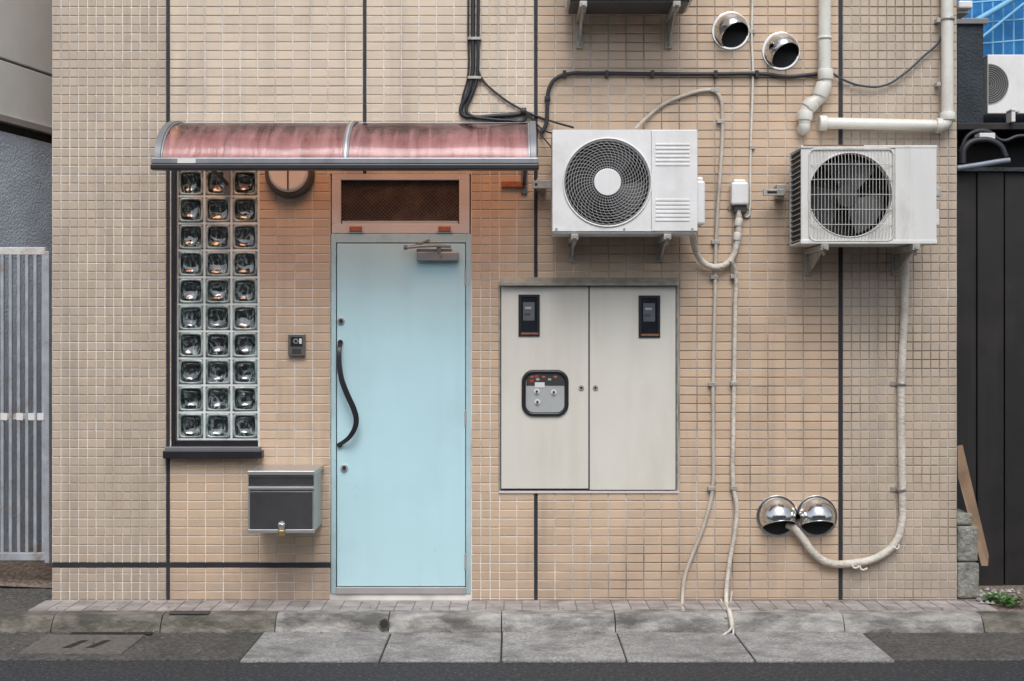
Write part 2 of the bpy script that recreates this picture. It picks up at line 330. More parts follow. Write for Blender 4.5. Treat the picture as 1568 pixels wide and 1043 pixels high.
nt.links.new(cx_.outputs[0],br.inputs['Vector']); br.offset=0; br.inputs['Scale'].default_value=1; br.inputs['Brick Width'].default_value=.1; br.inputs['Row Height'].default_value=.05; br.inputs['Mortar Size'].default_value=.003
br.inputs['Color1'].default_value=(.58,.43,.32,1); br.inputs['Color2'].default_value=(.54,.40,.30,1); br.inputs['Mortar'].default_value=(.4,.36,.32,1)
nt.links.new(br.outputs[0],nt.nodes['Principled BSDF'].inputs['Base Color'])
box('side_wall_west',XL+.001,XL+.15,.15,5,-.12,ZT,sidem,bld); box('side_wall_east',XR-.15,XR-.001,.15,5,-.12,ZT,sidem,bld)
box('rear_wall',XL,XR,5,5.15,-.12,ZT,sidem,bld); box('roof_slab',XL-.02,XR+.02,-.02,5.17,ZT,ZT+.15,M['roof'],bld)
box('interior_dark',XL+.2,XR-.2,.16,.2,-.1,ZT-.1,M['dark'],bld)

# glass block window
wx0,wx1,wz0,wz1=X(268),X(395),Z(674),Z(246)
pb('window_back',268,395,246,690,-.14,-.12,M['dark'],bld)
pitch=(X(394.5)-X(270))/3
GV=[];GF=[];GI=[]
nr=10
for r in range(nr+1):
    for c in range(3):
        cx=X(270)+pitch*(c+.5); cz=Z(673)+pitch*(r+.5)
        if cz+pitch/2>Z(244)+.02: continue
        h=pitch/2-.0065; N=40
        # ring: scale, circularity, relief, material of the band that follows
        rings=[(1.0,0.0,.044,0),(.97,.04,.052,0),(.87,.12,.053,0),(.82,.22,.048,1),(.79,.40,.036,2),(.72,.75,.026,2),(.58,.9,.017,2),(.38,1,.011,2),(.18,1,.008,2),(.02,1,.007,2)]
        base=len(GV); tlt=(R.uniform(-.006,.006),R.uniform(-.006,.006)); dk=R.uniform(.7,1.25)
        for s,ci,dd,_ in rings:
            if dd<.046: dd=.046-(.046-dd)*dk
            for i in range(N):
                t=2*math.pi*(i+.5)/N; ct,st=math.cos(t),math.sin(t); q=1/max(abs(ct),abs(st)); rr=(q*(1-ci)+ci*1.0)*h*s*(1.05 if ci>.3 else 1)
                GV.append((cx+ct*rr,.075-dd+tlt[0]*ct*s+tlt[1]*st*s,cz+st*rr))
        for k in range(len(rings)-1):
            for i in range(N):
                j=(i+1)%N; a=base+k*N
                GF.append((a+i,a+j,a+N+j,a+N+i)); GI.append(rings[k][3])
        GF.append(tuple(base+(len(rings)-1)*N+i for i in range(N))); GI.append(2)
mk('glass_blocks',GV,GF,None,bld,smooth=True,mats=[M['gedge'],M['gedge2'],M['gblock']],midx=GI)
V=[];F=[]
def mbar(x0,x1,z0,z1,y):
    n=len(V); V.extend(bv(x0,x1,y,.06,z0,z1)); F.extend([tuple(k+n for k in f) for f in BF])
for c in range(4): xx=X(270)+pitch*c; mbar(xx-.0062,xx+.0062,wz0,wz1+.02,.026)
for r in range(nr+2): z_=Z(673)+pitch*r; mbar(wx0,wx1,z_-.0062,min(z_+.0062,wz1+.03),.0272)
mk('glass_block_mortar',V,F,M['glassjoint'],bld)
pb('window_frame_left',262,269.0,244,690,-.05,.012,M['black'],bld,.002)
pb('window_frame_right',395.3,397.5,244,690,-.05,.008,M['glassjoint'],bld)
pb('window_frame_bottom',269.5,395,674,686,-.05,.010,M['black'],bld,.002)
pb('window_sill',249,401,690,702,0,.07,M['black'],bld,.004)
pb('window_sill_top',252,398,684,690.5,0,.05,M['alubrown'],bld,.003)

# door and transom
pb('transom_frame_top',508,719,266,275,-.06,.004,M['framepink'],bld,.002)
pb('transom_frame_left',508,522,275,342,-.06,.004,M['framepink'],bld,.002)
pb('transom_frame_right',703,719,275,342,-.06,.004,M['framepink'],bld,.002)
pb('transom_frame_bottom',508,719,342,357,-.06,.006,M['framepink'],bld,.003)
pb('transom_inner_rail',524,701,338,342.2,-.05,-.005,M['alu'],bld,.001)
tm=mat('transom_wired_glass',(.028,.017,.014),.2,var=.4,scale=8,dirt=(.12,.08,.06),dirt_amt=.7,dirt_scale=9,bump=.4,bscale=240,dlo=.48,dhi=.66)
pb('transom_glass',522,703,275,342,-.05,-.03,tm,bld)
sp=[]
x0,x1,z0,z1=X(522),X(703),Z(342),Z(275)
H=z1-z0
k=-H
while k<x1-x0:
    for s in (0,1):
        pts=[]
        for t in (0,1):
            xx=x0+k+(H*t if s==0 else H*(1-t)); pts.append((xx,z0+H*t))
        (ax,az),(bx,bz)=pts
        def cut(p,q):
            px,pz=p
            for lim in (x0,x1):
                if (lim==x0 and px<lim) or (lim==x1 and px>lim):
                    tt=(lim-px)/(q[0]-px) if q[0]!=px else 0; pz=pz+(q[1]-pz)*tt; px=lim
            return (px,pz)
        a2=cut((ax,az),(bx,bz)); b2=cut((bx,bz),(ax,az))
        if abs(a2[0]-b2[0])>.004: sp.append([(a2[0],.027,a2[1]),(b2[0],.027,b2[1])])
    k+=.022
multiwire('transom_mesh',sp,.0010,mat('mesh_wire',(.13,.09,.075),.5),bld)
for a in (535,671):
    pb('transom_latch',a,a+19,346,354,0,.02,M['latch'],bld,.003)
    pb('transom_latch_plate',a-3,a+22,353,356.5,0,.012,M['alu'],bld,.001)
pb('door_frame_left',507,514.5,357.5,909,-.08,.006,M['frameblue'],bld,.002)
pb('door_frame_right',713.5,721,357.5,909,-.08,.006,M['frameblue'],bld,.002)
pb('door_frame_top',514.5,713.5,357.5,371,-.08,.006,M['frameblue'],bld,.002)
pb('door_gap',514,714,371,909,-.08,-.03,M['dark'],bld)
pb('door_leaf',516.0,712.4,372.5,897.5,-.03,.004,M['door'],bld,.003)
pb('door_threshold',514.5,713.5,899,909,-.08,.012,M['alu'],bld,.002)
for y in (425,640,860): pb('door_hinge',711.2,714.5,y-12,y+12,-.02,.008,M['alu'],bld,.001)
for (a,b) in ((522,491),(527,716)):
    cyl('door_lock_rose',P(a,b,.002),P(a,b,.014),.021,M['alu'],bld,bevel=.002); cyl('door_lock_cylinder',P(a,b,.014),P(a,b,.022),.012,M['chrome'],bld)
    pb('door_keyhole',a-.8,a+.8,b-2.2,b+2.2,.02,.0232,M['dark'],bld)
hp=[(521,524,.012),(519.5,535,.05),(519.5,556,.062),(523,580,.068),(531,602,.068),(541,624,.068),(545.5,641,.068),(543,656,.066),(534,670,.055),(519.5,681,.012)]
def band(name,pts,wx,wd,m,g,sub=6):
    Q=[P(*p) for p in pts]; Q=[Q[0]*2-Q[1]]+Q+[Q[-1]*2-Q[-2]]; path=[]
    for i in range(1,len(Q)-2):
        for k in range(sub):
            t=k/sub; a,b,c,d=Q[i-1],Q[i],Q[i+1],Q[i+2]
            path.append(.5*((2*b)+(c-a)*t+(2*a-5*b+4*c-d)*t*t+(3*b-a-3*c+d)*t**3))
    path.append(Q[-2]); V=[];F=[]
    for i,p in enumerate(path):
        T=(path[min(i+1,len(path)-1)]-path[max(i-1,0)]).normalized(); S=T.cross(Vector((0,-1,0)))
        S=S.normalized() if S.length>.05 else Vector((1,0,0)); N=S.cross(T).normalized()
        u=i/(len(path)-1); w=wx*(.75+.35*math.sin(math.pi*u))
        for s1,s2 in ((-1,-1),(1,-1),(1,1),(-1,1)): V.append(p+S*w*s1+N*wd*s2)
    for i in range(len(path)-1):
        for k in range(4): F.append((4*i+k,4*i+(k+1)%4,4*i+4+(k+1)%4,4*i+4+k))
    F+=[(3,2,1,0),tuple(4*(len(path)-1)+k for k in range(4))]
    o=mk(name,V,F,m,g,bevel=.003); return o
band('door_handle',hp,.0145,.006,M['black'],bld)
cyl('handle_mount',P(521,524,.0),P(521,524,.02),.015,M['black'],bld); cyl('handle_mount',P(520,681,.0),P(520,681,.02),.015,M['black'],bld)
cl=mat('closer_grey',(.30,.30,.30),.35,metal=.4)
pb('door_closer_body',638,702,385,399,.004,.06,cl,bld,.006)
pb('door_closer_bracket',638,692,380.5,386,.004,.03,M['alubrown'],bld,.002)
tube('door_closer_arm',[P(690,377,.05),P(655,376,.09),P(620,379,.1)],.009,cl,bld); tube('door_closer_arm_2',[P(620,379,.1),P(640,374,.06),P(657,367,.02)],.007,M['alubrown'],bld)
cyl('door_closer_pivot',P(672,388,.05),P(672,375,.05),.014,M['steel'],bld); cyl('door_closer_elbow',P(621,382,.1),P(621,375,.1),.011,M['alubrown'],bld)
cyl('door_closer_screw',P(675,392,.058),P(675,392,.064),.009,M['brass'],bld)

# ------------------------------------------------------------ CANOPY
cn=G('door_canopy')
DF=.57; zt=2.690; zf=2.425
xl=-1.885; xr=X(819)
def arc(t,off=0):
    a=t*math.pi/2*.96
    d=DF*math.sin(a)/math.sin(math.pi/2*.96); z=zf+(zt-zf)*(math.cos(a)-math.cos(math.pi/2*.96))/(1-math.cos(math.pi/2*.96))
    nx_,nz_=math.sin(a)/DF, math.cos(a)/(zt-zf); l=math.hypot(nx_,nz_)
    return (-(d+off*nx_/l), z+off*nz_/l)
def arcstrip(name,x0,x1,o0,o1,m,N=28):
    V=[];F=[]
    for i in range(N+1):
        t=i/N; a=arc(t,o0); b=arc(t,o1); V+=[(x0,*a),(x1,*a),(x1,*b),(x0,*b)]
    for i in range(N):
        n=4*i
        for k in range(4):
            F.append((n+k,n+(k+1)%4,n+4+(k+1)%4,n+4+k))
    F+= [(0,1,2,3),(4*N,4*N+3,4*N+2,4*N+1)]
    o=mk(name,V,F,m,cn,bevel=.002); return o
for nm,a,b in (('panel_1',xl+.03,X(538,0.3)-.015),('panel_2',X(538,.3)+.015,xr-.02)):
    V=[];F=[];NX=40;N=26
    for i in range(NX+1):
        for j in range(N+1):
            x=a+(b-a)*i/NX; t=j/N
            y,z=arc(t,.003*math.sin(x*9+t*4)*math.sin(t*math.pi)); V.append((x,y,z))
    for i in range(NX):
        for j in range(N):
            n=i*(N+1)+j; F.append((n,n+1,n+N+2,n+N+1))
    mk('canopy_'+nm,V,F,M['canopy'],cn,smooth=True)
arcstrip('rib_left',xl,xl+.034,-.012,.012,M['alubrown']); arcstrip('rib_left_bead',xl+.034,xl+.044,-.004,.006,M['gutterbar'])
arcstrip('rib_mid',X(538,.3)-.017,X(538,.3)+.017,-.012,.010,M['alubrown']); arcstrip('rib_mid_bead',X(538,.3)-.006,X(538,.3)+.006,.0101,.014,M['alu'])
arcstrip('rib_right',xr-.034,xr,-.012,.012,M['alubrown']); arcstrip('rib_right_bead',xr-.044,xr-.034,-.004,.006,M['gutterbar'])
box('front_rail',xl-.01,xr+.01,-DF-.028,-DF+.02,zf-.028,zf+.006,M['gutterbar'],cn,.006)
box('front_gutter',xl-.012,xr+.012,-DF-.035,-DF+.03,zf-.058,zf-.0285,M['black'],cn,.006)
box('wall_rail',xl,xr,-.035,-.0055,zt-.012,zt+.012,M['alubrown'],cn,.003)
box('maker_label',xl+.13,xl+.225,-DF-.0305,-DF-.027,zf-.024,zf+.003,M['label'],cn)
for xx in (xl+.27,xr-.06):
    box('bracket_wall_plate',xx-.018,xx+.018,-.02,-.0055,2.30,zt-.013,M['alubrown'],cn,.002)
tube('bracket_arm_left',[(xl+.27,-.02,2.36),(xl+.27,-.3,2.385),(xl+.27,-DF,zf-.03)],.011,M['blackcable'],cn)
tube('bracket_arm_right',[(xr-.06,-.02,2.36),(xr-.06,-.3,2.385),(xr-.06,-DF,zf-.03)],.011,M['blackcable'],cn)
pb('right_side_bracket',768,805,277,286,0,.03,M['latch'],cn,.003)

# ------------------------------------------------------------ round porch lamp
lp=G('porch_lamp'); c0=P(445,266,0)
cyl('lamp_base',c0+Vector((0,-.004,0)),c0+Vector((0,-.05,0)),.140,M['fan'],lp,48,r2=.138,bevel=.004)
rimm=mat('lamp_rim',(.085,.075,.07),.35); lens=mat('lamp_lens',(.80,.78,.76),.22,var=.04)
cyl('lamp_rim',c0+Vector((0,-.05,0)),c0+Vector((0,-.075,0)),.138,rimm,lp,48,r2=.128,bevel=.003)
cyl('lamp_lens',c0+Vector((0,-.075,0)),c0+Vector((0,-.095,0)),.116,lens,lp,48,r2=.10,bevel=.008)
box('lamp_bar',c0.x-.004,c0.x+.004,-.100,-.094,c0.z-.10,c0.z+.10,M['fan'],lp)

# intercom
ic=G('intercom'); pb('intercom_body',441,467,511,545,.0055,.035,mat('intercom_grey',(.19,.18,.165),.35,metal=.5,var=.1),ic,.004)
pb('intercom_face',445,463,515,530,.035,.038,M['black'],ic,.001)
cyl('intercom_camera',P(453,522,.038),P(453,522,.043),.014,M['alu'],ic); cyl('intercom_camera_lens',P(453,522,.043),P(453,522,.045),.009,M['black'],ic)
pb('intercom_speaker',447,461,533,541,.035,.0375,M['fan'],ic,.001); pb('intercom_button',458,462,518,526,.038,.041,M['label'],ic,.001)

# mailbox
mb=G('mailbox'); D=.36
pb('mailbox_body',380,480.5,727,814,.0055,D-.008,M['boxside'],mb,.004)
pb('mailbox_door',380.5,480.5,752,813,D-.0075,D,M['boxdoor'],mb,.003)
pb('mailbox_slot_flap',380.5,480.5,729,743,D-.0075,D,M['boxdoor'],mb,.002)
pb('mailbox_slot_gap',380.5,480.5,743.2,744.2,D-.0075,D-.004,M['dark'],mb)
pb('mailbox_slot_trim',380,481,745,749.5,D-.0075,D+.008,M['boxsteel'],mb,.002)
pb('mailbox_lid',378.5,482,720.5,727.5,.0055,D+.012,M['boxsteel'],mb,.004)
pb('mailbox_bottom_trim',379.5,481.5,810.5,816,D-.01,D+.006,M['boxsteel'],mb,.002)
for a,b in ((379.5,382.5),(478.5,481.5)): pb('mailbox_edge_trim',a,b,749.6,810.4,D-.006,D+.003,M['boxsteel'],mb,.001)
cyl('mailbox_lock_plate',P(431,803,D),P(431,803,D+.012),.018,M['boxsteel'],mb); pb('mailbox_hasp',426,436,801,812,D+.006,D+.018,M['boxsteel'],mb,.002)
tube('padlock_shackle',[P(427,812,D+.02),P(427,806,D+.02),P(431,803,D+.02),P(435,806,D+.02),P(435,812,D+.02)],.003,M['chrome'],mb)
pb('padlock',426.5,435.5,812,821,D+.010,D+.024,M['brass'],mb,.003)
pb('paper_on_lid',392,420,719.6,720.4,D-.15,D-.03,M['label'],mb)

# ------------------------------------------------------------ meter cabinet
ec=G('electric_meter_cabinet')
pb('cabinet_body',766.5,1036.5,436,750,-.12,.004,M['fan'],ec)
pb('cabinet_door_left',767.5,901.0,438,748,.004,.016,M['cab'],ec,.003); pb('cabinet_door_right',903.0,1034.5,438,750,.004,.016,M['cab'],ec,.003)
pb('cabinet_frame_right',1035.8,1038.5,436,752,-.02,.01,M['hood'],ec,.001); pb('cabinet_frame_left',763.5,766.2,436,752,-.02,.01,M['hood'],ec,.001)
pb('cabinet_frame_bottom',763.5,1038.5,751.4,755,-.02,.012,M['framepink'],ec,.001)
a=P(766,425,0);b=P(1040,437,.055)
V=[(a.x,-.001,Z(424)),(b.x,-.001,Z(424)),(b.x,-.055,Z(433,.055)),(a.x,-.055,Z(433,.055)),(a.x,-.001,Z(432)),(b.x,-.001,Z(432)),(b.x,-.055,Z(437,.055)),(a.x,-.055,Z(437,.055))]
mk('cabinet_hood',V,[(0,1,2,3),(7,6,5,4),(3,2,6,7),(0,3,7,4),(1,5,6,2),(0,4,5,1)],M['hood'],ec,bevel=.001)
mglass=mat('meter_glass',(.018,.022,.028),.08,var=.3)
for (p0,p1,q0,q1) in ((794,826.5,450.5,514.5),(978,1011,452,516.5)):
    for nm,bx in (('l',(p0,p0+4,q0,q1)),('r',(p1-4,p1,q0,q1)),('t',(p0+4,p1-4,q0,q0+4)),('b',(p0+4,p1-4,q1-6,q1))):
        pb('meter_window_frame_'+nm,*bx,.016,.024,M['black'],ec,.001)
    pb('meter_window_glass',p0+4,p1-4,q0+4,q1-6,.0162,.0185,mglass,ec)
    pb('meter_dial',p0+7,p1-8,q0+12,q0+40,.0185,.0195,M['meter'],ec,.001); pb('meter_readout',p0+10,p1-13,q0+19,q0+22,.0195,.0200,M['meterpanel'],ec)
    pb('meter_clip',p0+4,p1-2,q1-5,q1-3,.024,.0255,M['latch'],ec)
    pb('meter_digits',p0+9,p0+18,q0+29,q0+32,.0195,.0200,M['fan'],ec)
def rrect(px0,px1,py0,py1,r,d,N=8):
    pts=[]
    for (cx,cy,a0) in ((px1-r,py0+r,0),(px0+r,py0+r,90),(px0+r,py1-r,180),(px1-r,py1-r,270)):
        for i in range(N+1):
            a=math.radians(a0+90*i/N); pts.append(P(cx+r*math.cos(a),cy-r*math.sin(a),d))
    return pts
pts=rrect(802,867.5,569,634,15,.02)
mk('breaker_window_panel',[p+Vector((0,.0005,0)) for p in pts],[tuple(range(len(pts)))],M['meterpanel'],ec)
tube('breaker_window_gasket',pts,.0125,M['black'],ec,kind='POLY',cyclic=True)
pb('breaker_window_shade',806,864,573,590,.02,.0212,mat('breaker_dark',(.06,.06,.06),.3),ec)
pb('breaker_red',811,817,581,585,.0212,.0225,M['red'],ec); pb('breaker_red_2',819,825,574,578,.0212,.0225,M['red'],ec)
for k in range(5): pb('breaker_label_%d'%k,812+k*9,817+k*9,575+4*(k%2),578+4*(k%2),.0214,.0222,M['meterpanel' if k%2 else 'latch'],ec)
pb('breaker_label_w',819,834,585,593,.0205,.0225,M['label'],ec)
for (a,b) in ((822,599),(848,600),(823,615)):
    cyl('breaker_knob_base',P(a,b,.02),P(a,b,.024),.016,M['label'],ec); cyl('breaker_knob',P(a,b,.024),P(a,b,.036),.007,M['fan'],ec)
for a in (890,912):
    cyl('cabinet_key',P(a,593.5,.016),P(a,593.5,.021),.0155,M['steel'],ec,bevel=.001); cyl('cabinet_key_slot',P(a,593.5,.021),P(a,593.5,.0216),.007,M['dark'],ec)

# ------------------------------------------------------------ AC units
def panel_hole(name,x0,x1,z0,z1,cx,cz,r,y,m,g,depth=.02):
    an=sorted(set([2*math.pi*i/72 for i in range(72)]+[math.atan2(b-cz,a-cx)%(2*math.pi) for a in (x0,x1) for b in (z0,z1)]))
    V=[];F=[]
    for t in an:
        ct,st=math.cos(t),math.sin(t)
        q=min([((x1-cx)/ct) if ct>1e-6 else 1e9,((x0-cx)/ct) if ct<-1e-6 else 1e9,((z1-cz)/st) if st>1e-6 else 1e9,((z0-cz)/st) if st<-1e-6 else 1e9])
        V+=[(cx+ct*q,y,cz+st*q),(cx+ct*r*1.02,y,cz+st*r*1.02),(cx+ct*r,y+.004,cz+st*r),(cx+ct*r*.99,y+depth,cz+st*r*.99)]
    n=len(an)
    for i in range(n):
        j=(i+1)%n
        for k in range(3): F.append((4*i+k,4*i+k+1,4*j+k+1,4*j+k))
    return mk(name,V,F,m,g)
def bracket(g,x,d0,d1,z,zh,m):
    """wall-hung L bracket with gusset"""
    box('bracket_arm',x-.02,x+.02,-d1,-d0,z-.032,z-.002,m,g,.002)
    box('bracket_wall_leg',x-.02,x+.02,-d0-.028,-d0+.001,z-zh,z-.033,m,g,.002)
    mk('bracket_gusset',[(x-.004,-d0-.028,z-.033),(x-.004,-d1+.06,z-.033),(x-.004,-d0-.028,z-zh*.95),(x+.004,-d0-.028,z-.033),(x+.004,-d1+.06,z-.033),(x+.004,-d0-.028,z-zh*.95)],
       [(0,1,2),(5,4,3),(0,3,4,1),(1,4,5,2),(2,5,3,0)],m,g)
    cyl('bracket_bolt',(x,-d1+.03,z-.001),(x,-d1+.03,z-.06),.008,m,g,8)
    cyl('bracket_bolt_head',(x,-d1-.001,z-.017),(x,-d1-.008,z-.017),.011,m,g,6)
    box('bracket_slot',x-.006,x+.006,-d1-.0012,-d1+.002,z-.029,z-.024,M['dark'],g)
def body(g,x0,x1,z0,z1,d0,d1,m,left_open=False):
    t=.012
    box('casing_top',x0,x1,-d1+.001,-d0,z1-t,z1,m,g,.004); box('casing_bottom',x0,x1,-d1+.001,-d0,z0,z0+t,m,g,.003)
    box('casing_right',x1-t,x1,-d1+.002,-d0,z0+t,z1-t,m,g)
    if not left_open: box('casing_left',x0,x0+t,-d1+.002,-d0,z0+t,z1-t,m,g)
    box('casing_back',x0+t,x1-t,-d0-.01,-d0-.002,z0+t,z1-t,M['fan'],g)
def fanblades(g,cx,cz,r,y,m):
    V=[];F=[]
    for b in range(3):
        a0=b*2*math.pi/3+.4; NA=10; base=len(V)
        for i in range(NA+1):
            u=i/NA
            for s in (.25,1.0):
                a=a0+u*1.45+(.35*s); V.append((cx+r*s*math.cos(a),y+.05*u,cz+r*s*math.sin(a)))
        for i in range(NA): n=base+2*i; F.append((n,n+1,n+3,n+2))
    mk('fan_blades',V,F,m,g,smooth=True); cyl('fan_hub',(cx,y-.01,cz),(cx,y+.05,cz),r*.28,m,g)

a1=G('air_conditioner_outdoor_unit'); D=.40; d0=.12
x0,x1,z0,z1=X(846,D),X(1068,D),Z(354,D),Z(198,D)
body(a1,x0,x1,z0,z1,d0,D,M['white'])
c=P(930,279,D); rr=65.5/K*(DC-D)/DC
xs_=X(997,D)
panel_hole('front_panel_fan',x0+.0,xs_,z0+.002,z1-.002,c.x,c.z,rr,-D,M['white'],a1,.05)
box('front_panel_right',xs_+.0015,x1,-D-.003,-D+.012,z0+.002,z1-.002,M['white'],a1,.003)
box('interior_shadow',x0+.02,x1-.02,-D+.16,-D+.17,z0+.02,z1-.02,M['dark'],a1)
fanblades(a1,c.x,c.z,rr*.93,-D+.07,M['black'])
rings=[];sp=[]
for k in range(11):
    q=rr*(.36+.62*k/10); rings.append([(c.x+q*math.cos(2*math.pi*i/72),-D-.006-.012*math.sin((1-k/10)*1.3),c.z+q*math.sin(2*math.pi*i/72)) for i in range(72)])
gw=mat('fan_guard_wire',(.42,.42,.41),.45)
multiwire('fan_guard_rings',rings,.0015,gw,a1,cyclic=True)
for k in range(44):
    s=[]
    for i in range(9):
        u=i/8; q=rr*(.32+.68*u); a=2*math.pi*k/44+.42*u*u+.1*u; s.append((c.x+q*math.cos(a),-D-.004-.010*math.sin((1-u)*1.3),c.z+q*math.sin(a)))
    sp.append(s)
multiwire('fan_guard_spokes',sp,.0014,gw,a1)
cyl('fan_guard_centre',c+Vector((0,-.012,0)),c+Vector((0,-.024,0)),rr*.325,M['white'],a1,48,r2=rr*.31,bevel=.002)
mkring=[(c.x+rr*1.03*math.cos(2*math.pi*i/96),-D-.003,c.z+rr*1.03*math.sin(2*math.pi*i/96)) for i in range(96)]
multiwire('fan_guard_rim',[mkring],.0045,M['white'],a1,cyclic=True)
for r0,n in ((219,6),(304,6)):
    for k in range(n): pb('louvre_%d'%k,1004,1056,r0+k*6.2,r0+k*6.2+3.2,D+.0028,D+.0065,M['white'],a1,.0015)
pb('valve_cover',1066,1080,276,343,.18,.36,M['white'],a1,.012)
pb('valve_cover_top',1066,1077,270,277,.2,.34,M['white'],a1,.01)
for i in range(3): cyl('screw',P(852+i*104,350,D+.003),P(852+i*104,350,D+.006),.006,M['steel'],a1,8)
pb('drain_pan_lip',848,1066,354,357,.14,D-.01,M['whitedirty'],a1,.001)
for px in (880,1022): bracket(a1,X(px,D),.004,D+.01,z0-.012,.13,M['steel'])
pb('support_rail',815,858,276,288,.10,.12,M['steel'],a1,.002)
pb('support_rail_end',822,836,273,290,.0055,.10,M['steel'],a1,.002); pb('support_rail_hole',819,823,280,284,.12,.1205,M['dark'],a1)

a2=G('air_conditioner_outdoor_unit'); D=.42; d0=.10
x0,x1,z0,z1=X(1227,D),X(1434,D),Z(372,D),Z(222,D)
W=M['whitedirty']
body(a2,x0,x1,z0,z1,d0,D,W,left_open=True)
c=P(1302,298,D); rr=64/K*(DC-D)/DC; xs_=X(1370,D)
panel_hole('front_panel_fan',x0,xs_,z0+.002,z1-.002,c.x,c.z,rr,-D,W,a2,.05)
box('front_panel_right',xs_+.0015,x1,-D-.004,-D+.012,z0+.002,z1-.002,W,a2,.003)
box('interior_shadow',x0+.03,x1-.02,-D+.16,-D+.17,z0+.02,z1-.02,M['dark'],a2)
fanblades(a2,c.x,c.z,rr*.93,-D+.07,M['fan'])
gx0,gx1,gz0,gz1=X(1241,D),X(1366,D),Z(367,D),Z(229,D)
sp=[]
n=24
def bulge(x,z):
    u=abs((x-(gx0+gx1)/2)/((gx1-gx0)/2)); v=abs((z-(gz0+gz1)/2)/((gz1-gz0)/2)); return -D-.004-.022*(1-max(u,v)**6)
for k in range(n+1):
    x=gx0+(gx1-gx0)*k/n; sp.append([(x,bulge(x,gz0+(gz1-gz0)*i/12),gz0+(gz1-gz0)*i/12) for i in range(13)])
multiwire('guard_vertical_wires',sp,.0015,M['wire'],a2)
sp=[]
for k in range(7):
    z=gz0+(gz1-gz0)*k/6; sp.append([(gx0+(gx1-gx0)*i/12,bulge(gx0+(gx1-gx0)*i/12,z)-.002,z) for i in range(13)])
multiwire('guard_horizontal_wires',sp,.0020,M['wire'],a2)
pr=[]
for (cx,cz,a0) in ((gx1-.03,gz1-.03,0),(gx0+.03,gz1-.03,90),(gx0+.03,gz0+.03,180),(gx1-.03,gz0+.03,270)):
    for i in range(7):
        a=math.radians(a0+15*i); pr.append((cx+.036*math.cos(a),-D-.004,cz+.036*math.sin(a)))
multiwire('guard_frame',[pr],.005,M['wire'],a2,cyclic=True)
multiwire('fan_shroud_lip',[[(c.x+rr*1.01*math.cos(2*math.pi*i/72),-D-.001,c.z+rr*1.01*math.sin(2*math.pi*i/72)) for i in range(72)]],.004,W,a2,cyclic=True)
box('corner_post',x0,x0+.012,-D+.001,-D+.02,z0,z1,W,a2); box('corner_post_back',x0,x0+.012,-d0-.02,-d0,z0,z1,W,a2)
box('condenser_coil',x0+.012,x0+.02,-D+.02,-d0-.02,z0+.012,z1-.012,M['dark'],a2)
for k in range(18): 
    zz=z0+.02+k*(z1-z0-.04)/17; box('coil_guard_%d'%k,x0+.001,x0+.010,-D+.02,-d0-.02,zz,zz+.005,M['wiregrey'],a2)
rust=mat('rust_edge',(.28,.12,.06),.7,var=.4,scale=30)
box('top_rust_edge',x0+.01,X(1322,D),-D-.0075,-D+.012,z1-.004,z1+.0015,rust,a2)
box('lid_flange',x0-.004,x1+.004,-D-.006,-D+.02,z1-.016,z1-.001,W,a2,.003); box('base_flange',x0-.004,x1+.002,-D-.006,-D+.02,z0-.004,z0+.018,W,a2,.003)
pb('side_valve_box',1432,1439,320,345,.2,.36,W,a2,.006)
for px in (1262,1402): bracket(a2,X(px,D),.004,D+.02,z0-.006,.15,M['steel'])
pb('support_tab_left',1169,1202,289,299,.10,.12,M['steel'],a2,.002); pb('support_tab_post',1190,1204,282,303,.0055,.10,M['steel'],a2,.002); pb('support_tab_slot',1175,1190,292,296,.12,.1205,M['dark'],a2)
pb('support_tab_right',1432,1441,286,300,.0055,.12,M['steel'],a2,.002)

a3=G('air_conditioner_outdoor_unit'); D=.42
x0,x1=X(868,D),X(1062,D); z0=Z(-2,D); z1=z0+.55
body(a3,x0,x1,z0,z1,.1,D,M['whitedirty'])
c=Vector((x0+.27,-D,z0+.28)); rr=.22; xs_=x0+.52
panel_hole('front_panel_fan',x0,xs_,z0+.002,z1-.002,c.x,c.z,rr,-D,M['white'],a3,.05); box('front_panel_right',xs_+.0015,x1,-D-.003,-D+.012,z0+.002,z1-.002,M['white'],a3,.003)
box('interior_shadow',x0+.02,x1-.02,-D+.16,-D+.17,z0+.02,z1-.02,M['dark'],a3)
multiwire('fan_guard_rings',[[(c.x+rr*(.2+.8*k/10)*math.cos(2*math.pi*i/48),-D-.006,c.z+rr*(.2+.8*k/10)*math.sin(2*math.pi*i/48)) for i in range(48)] for k in range(11)],.002,M['wiregrey'],a3,cyclic=True)
box('base_pan',x0+.02,x1-.02,-D+.02,-.12,z0-.012,z0-.0005,M['fan'],a3)
for px in (893,1036): bracket(a3,X(px,D),.004,D+.02,z0-.013,.17,M['steel'])

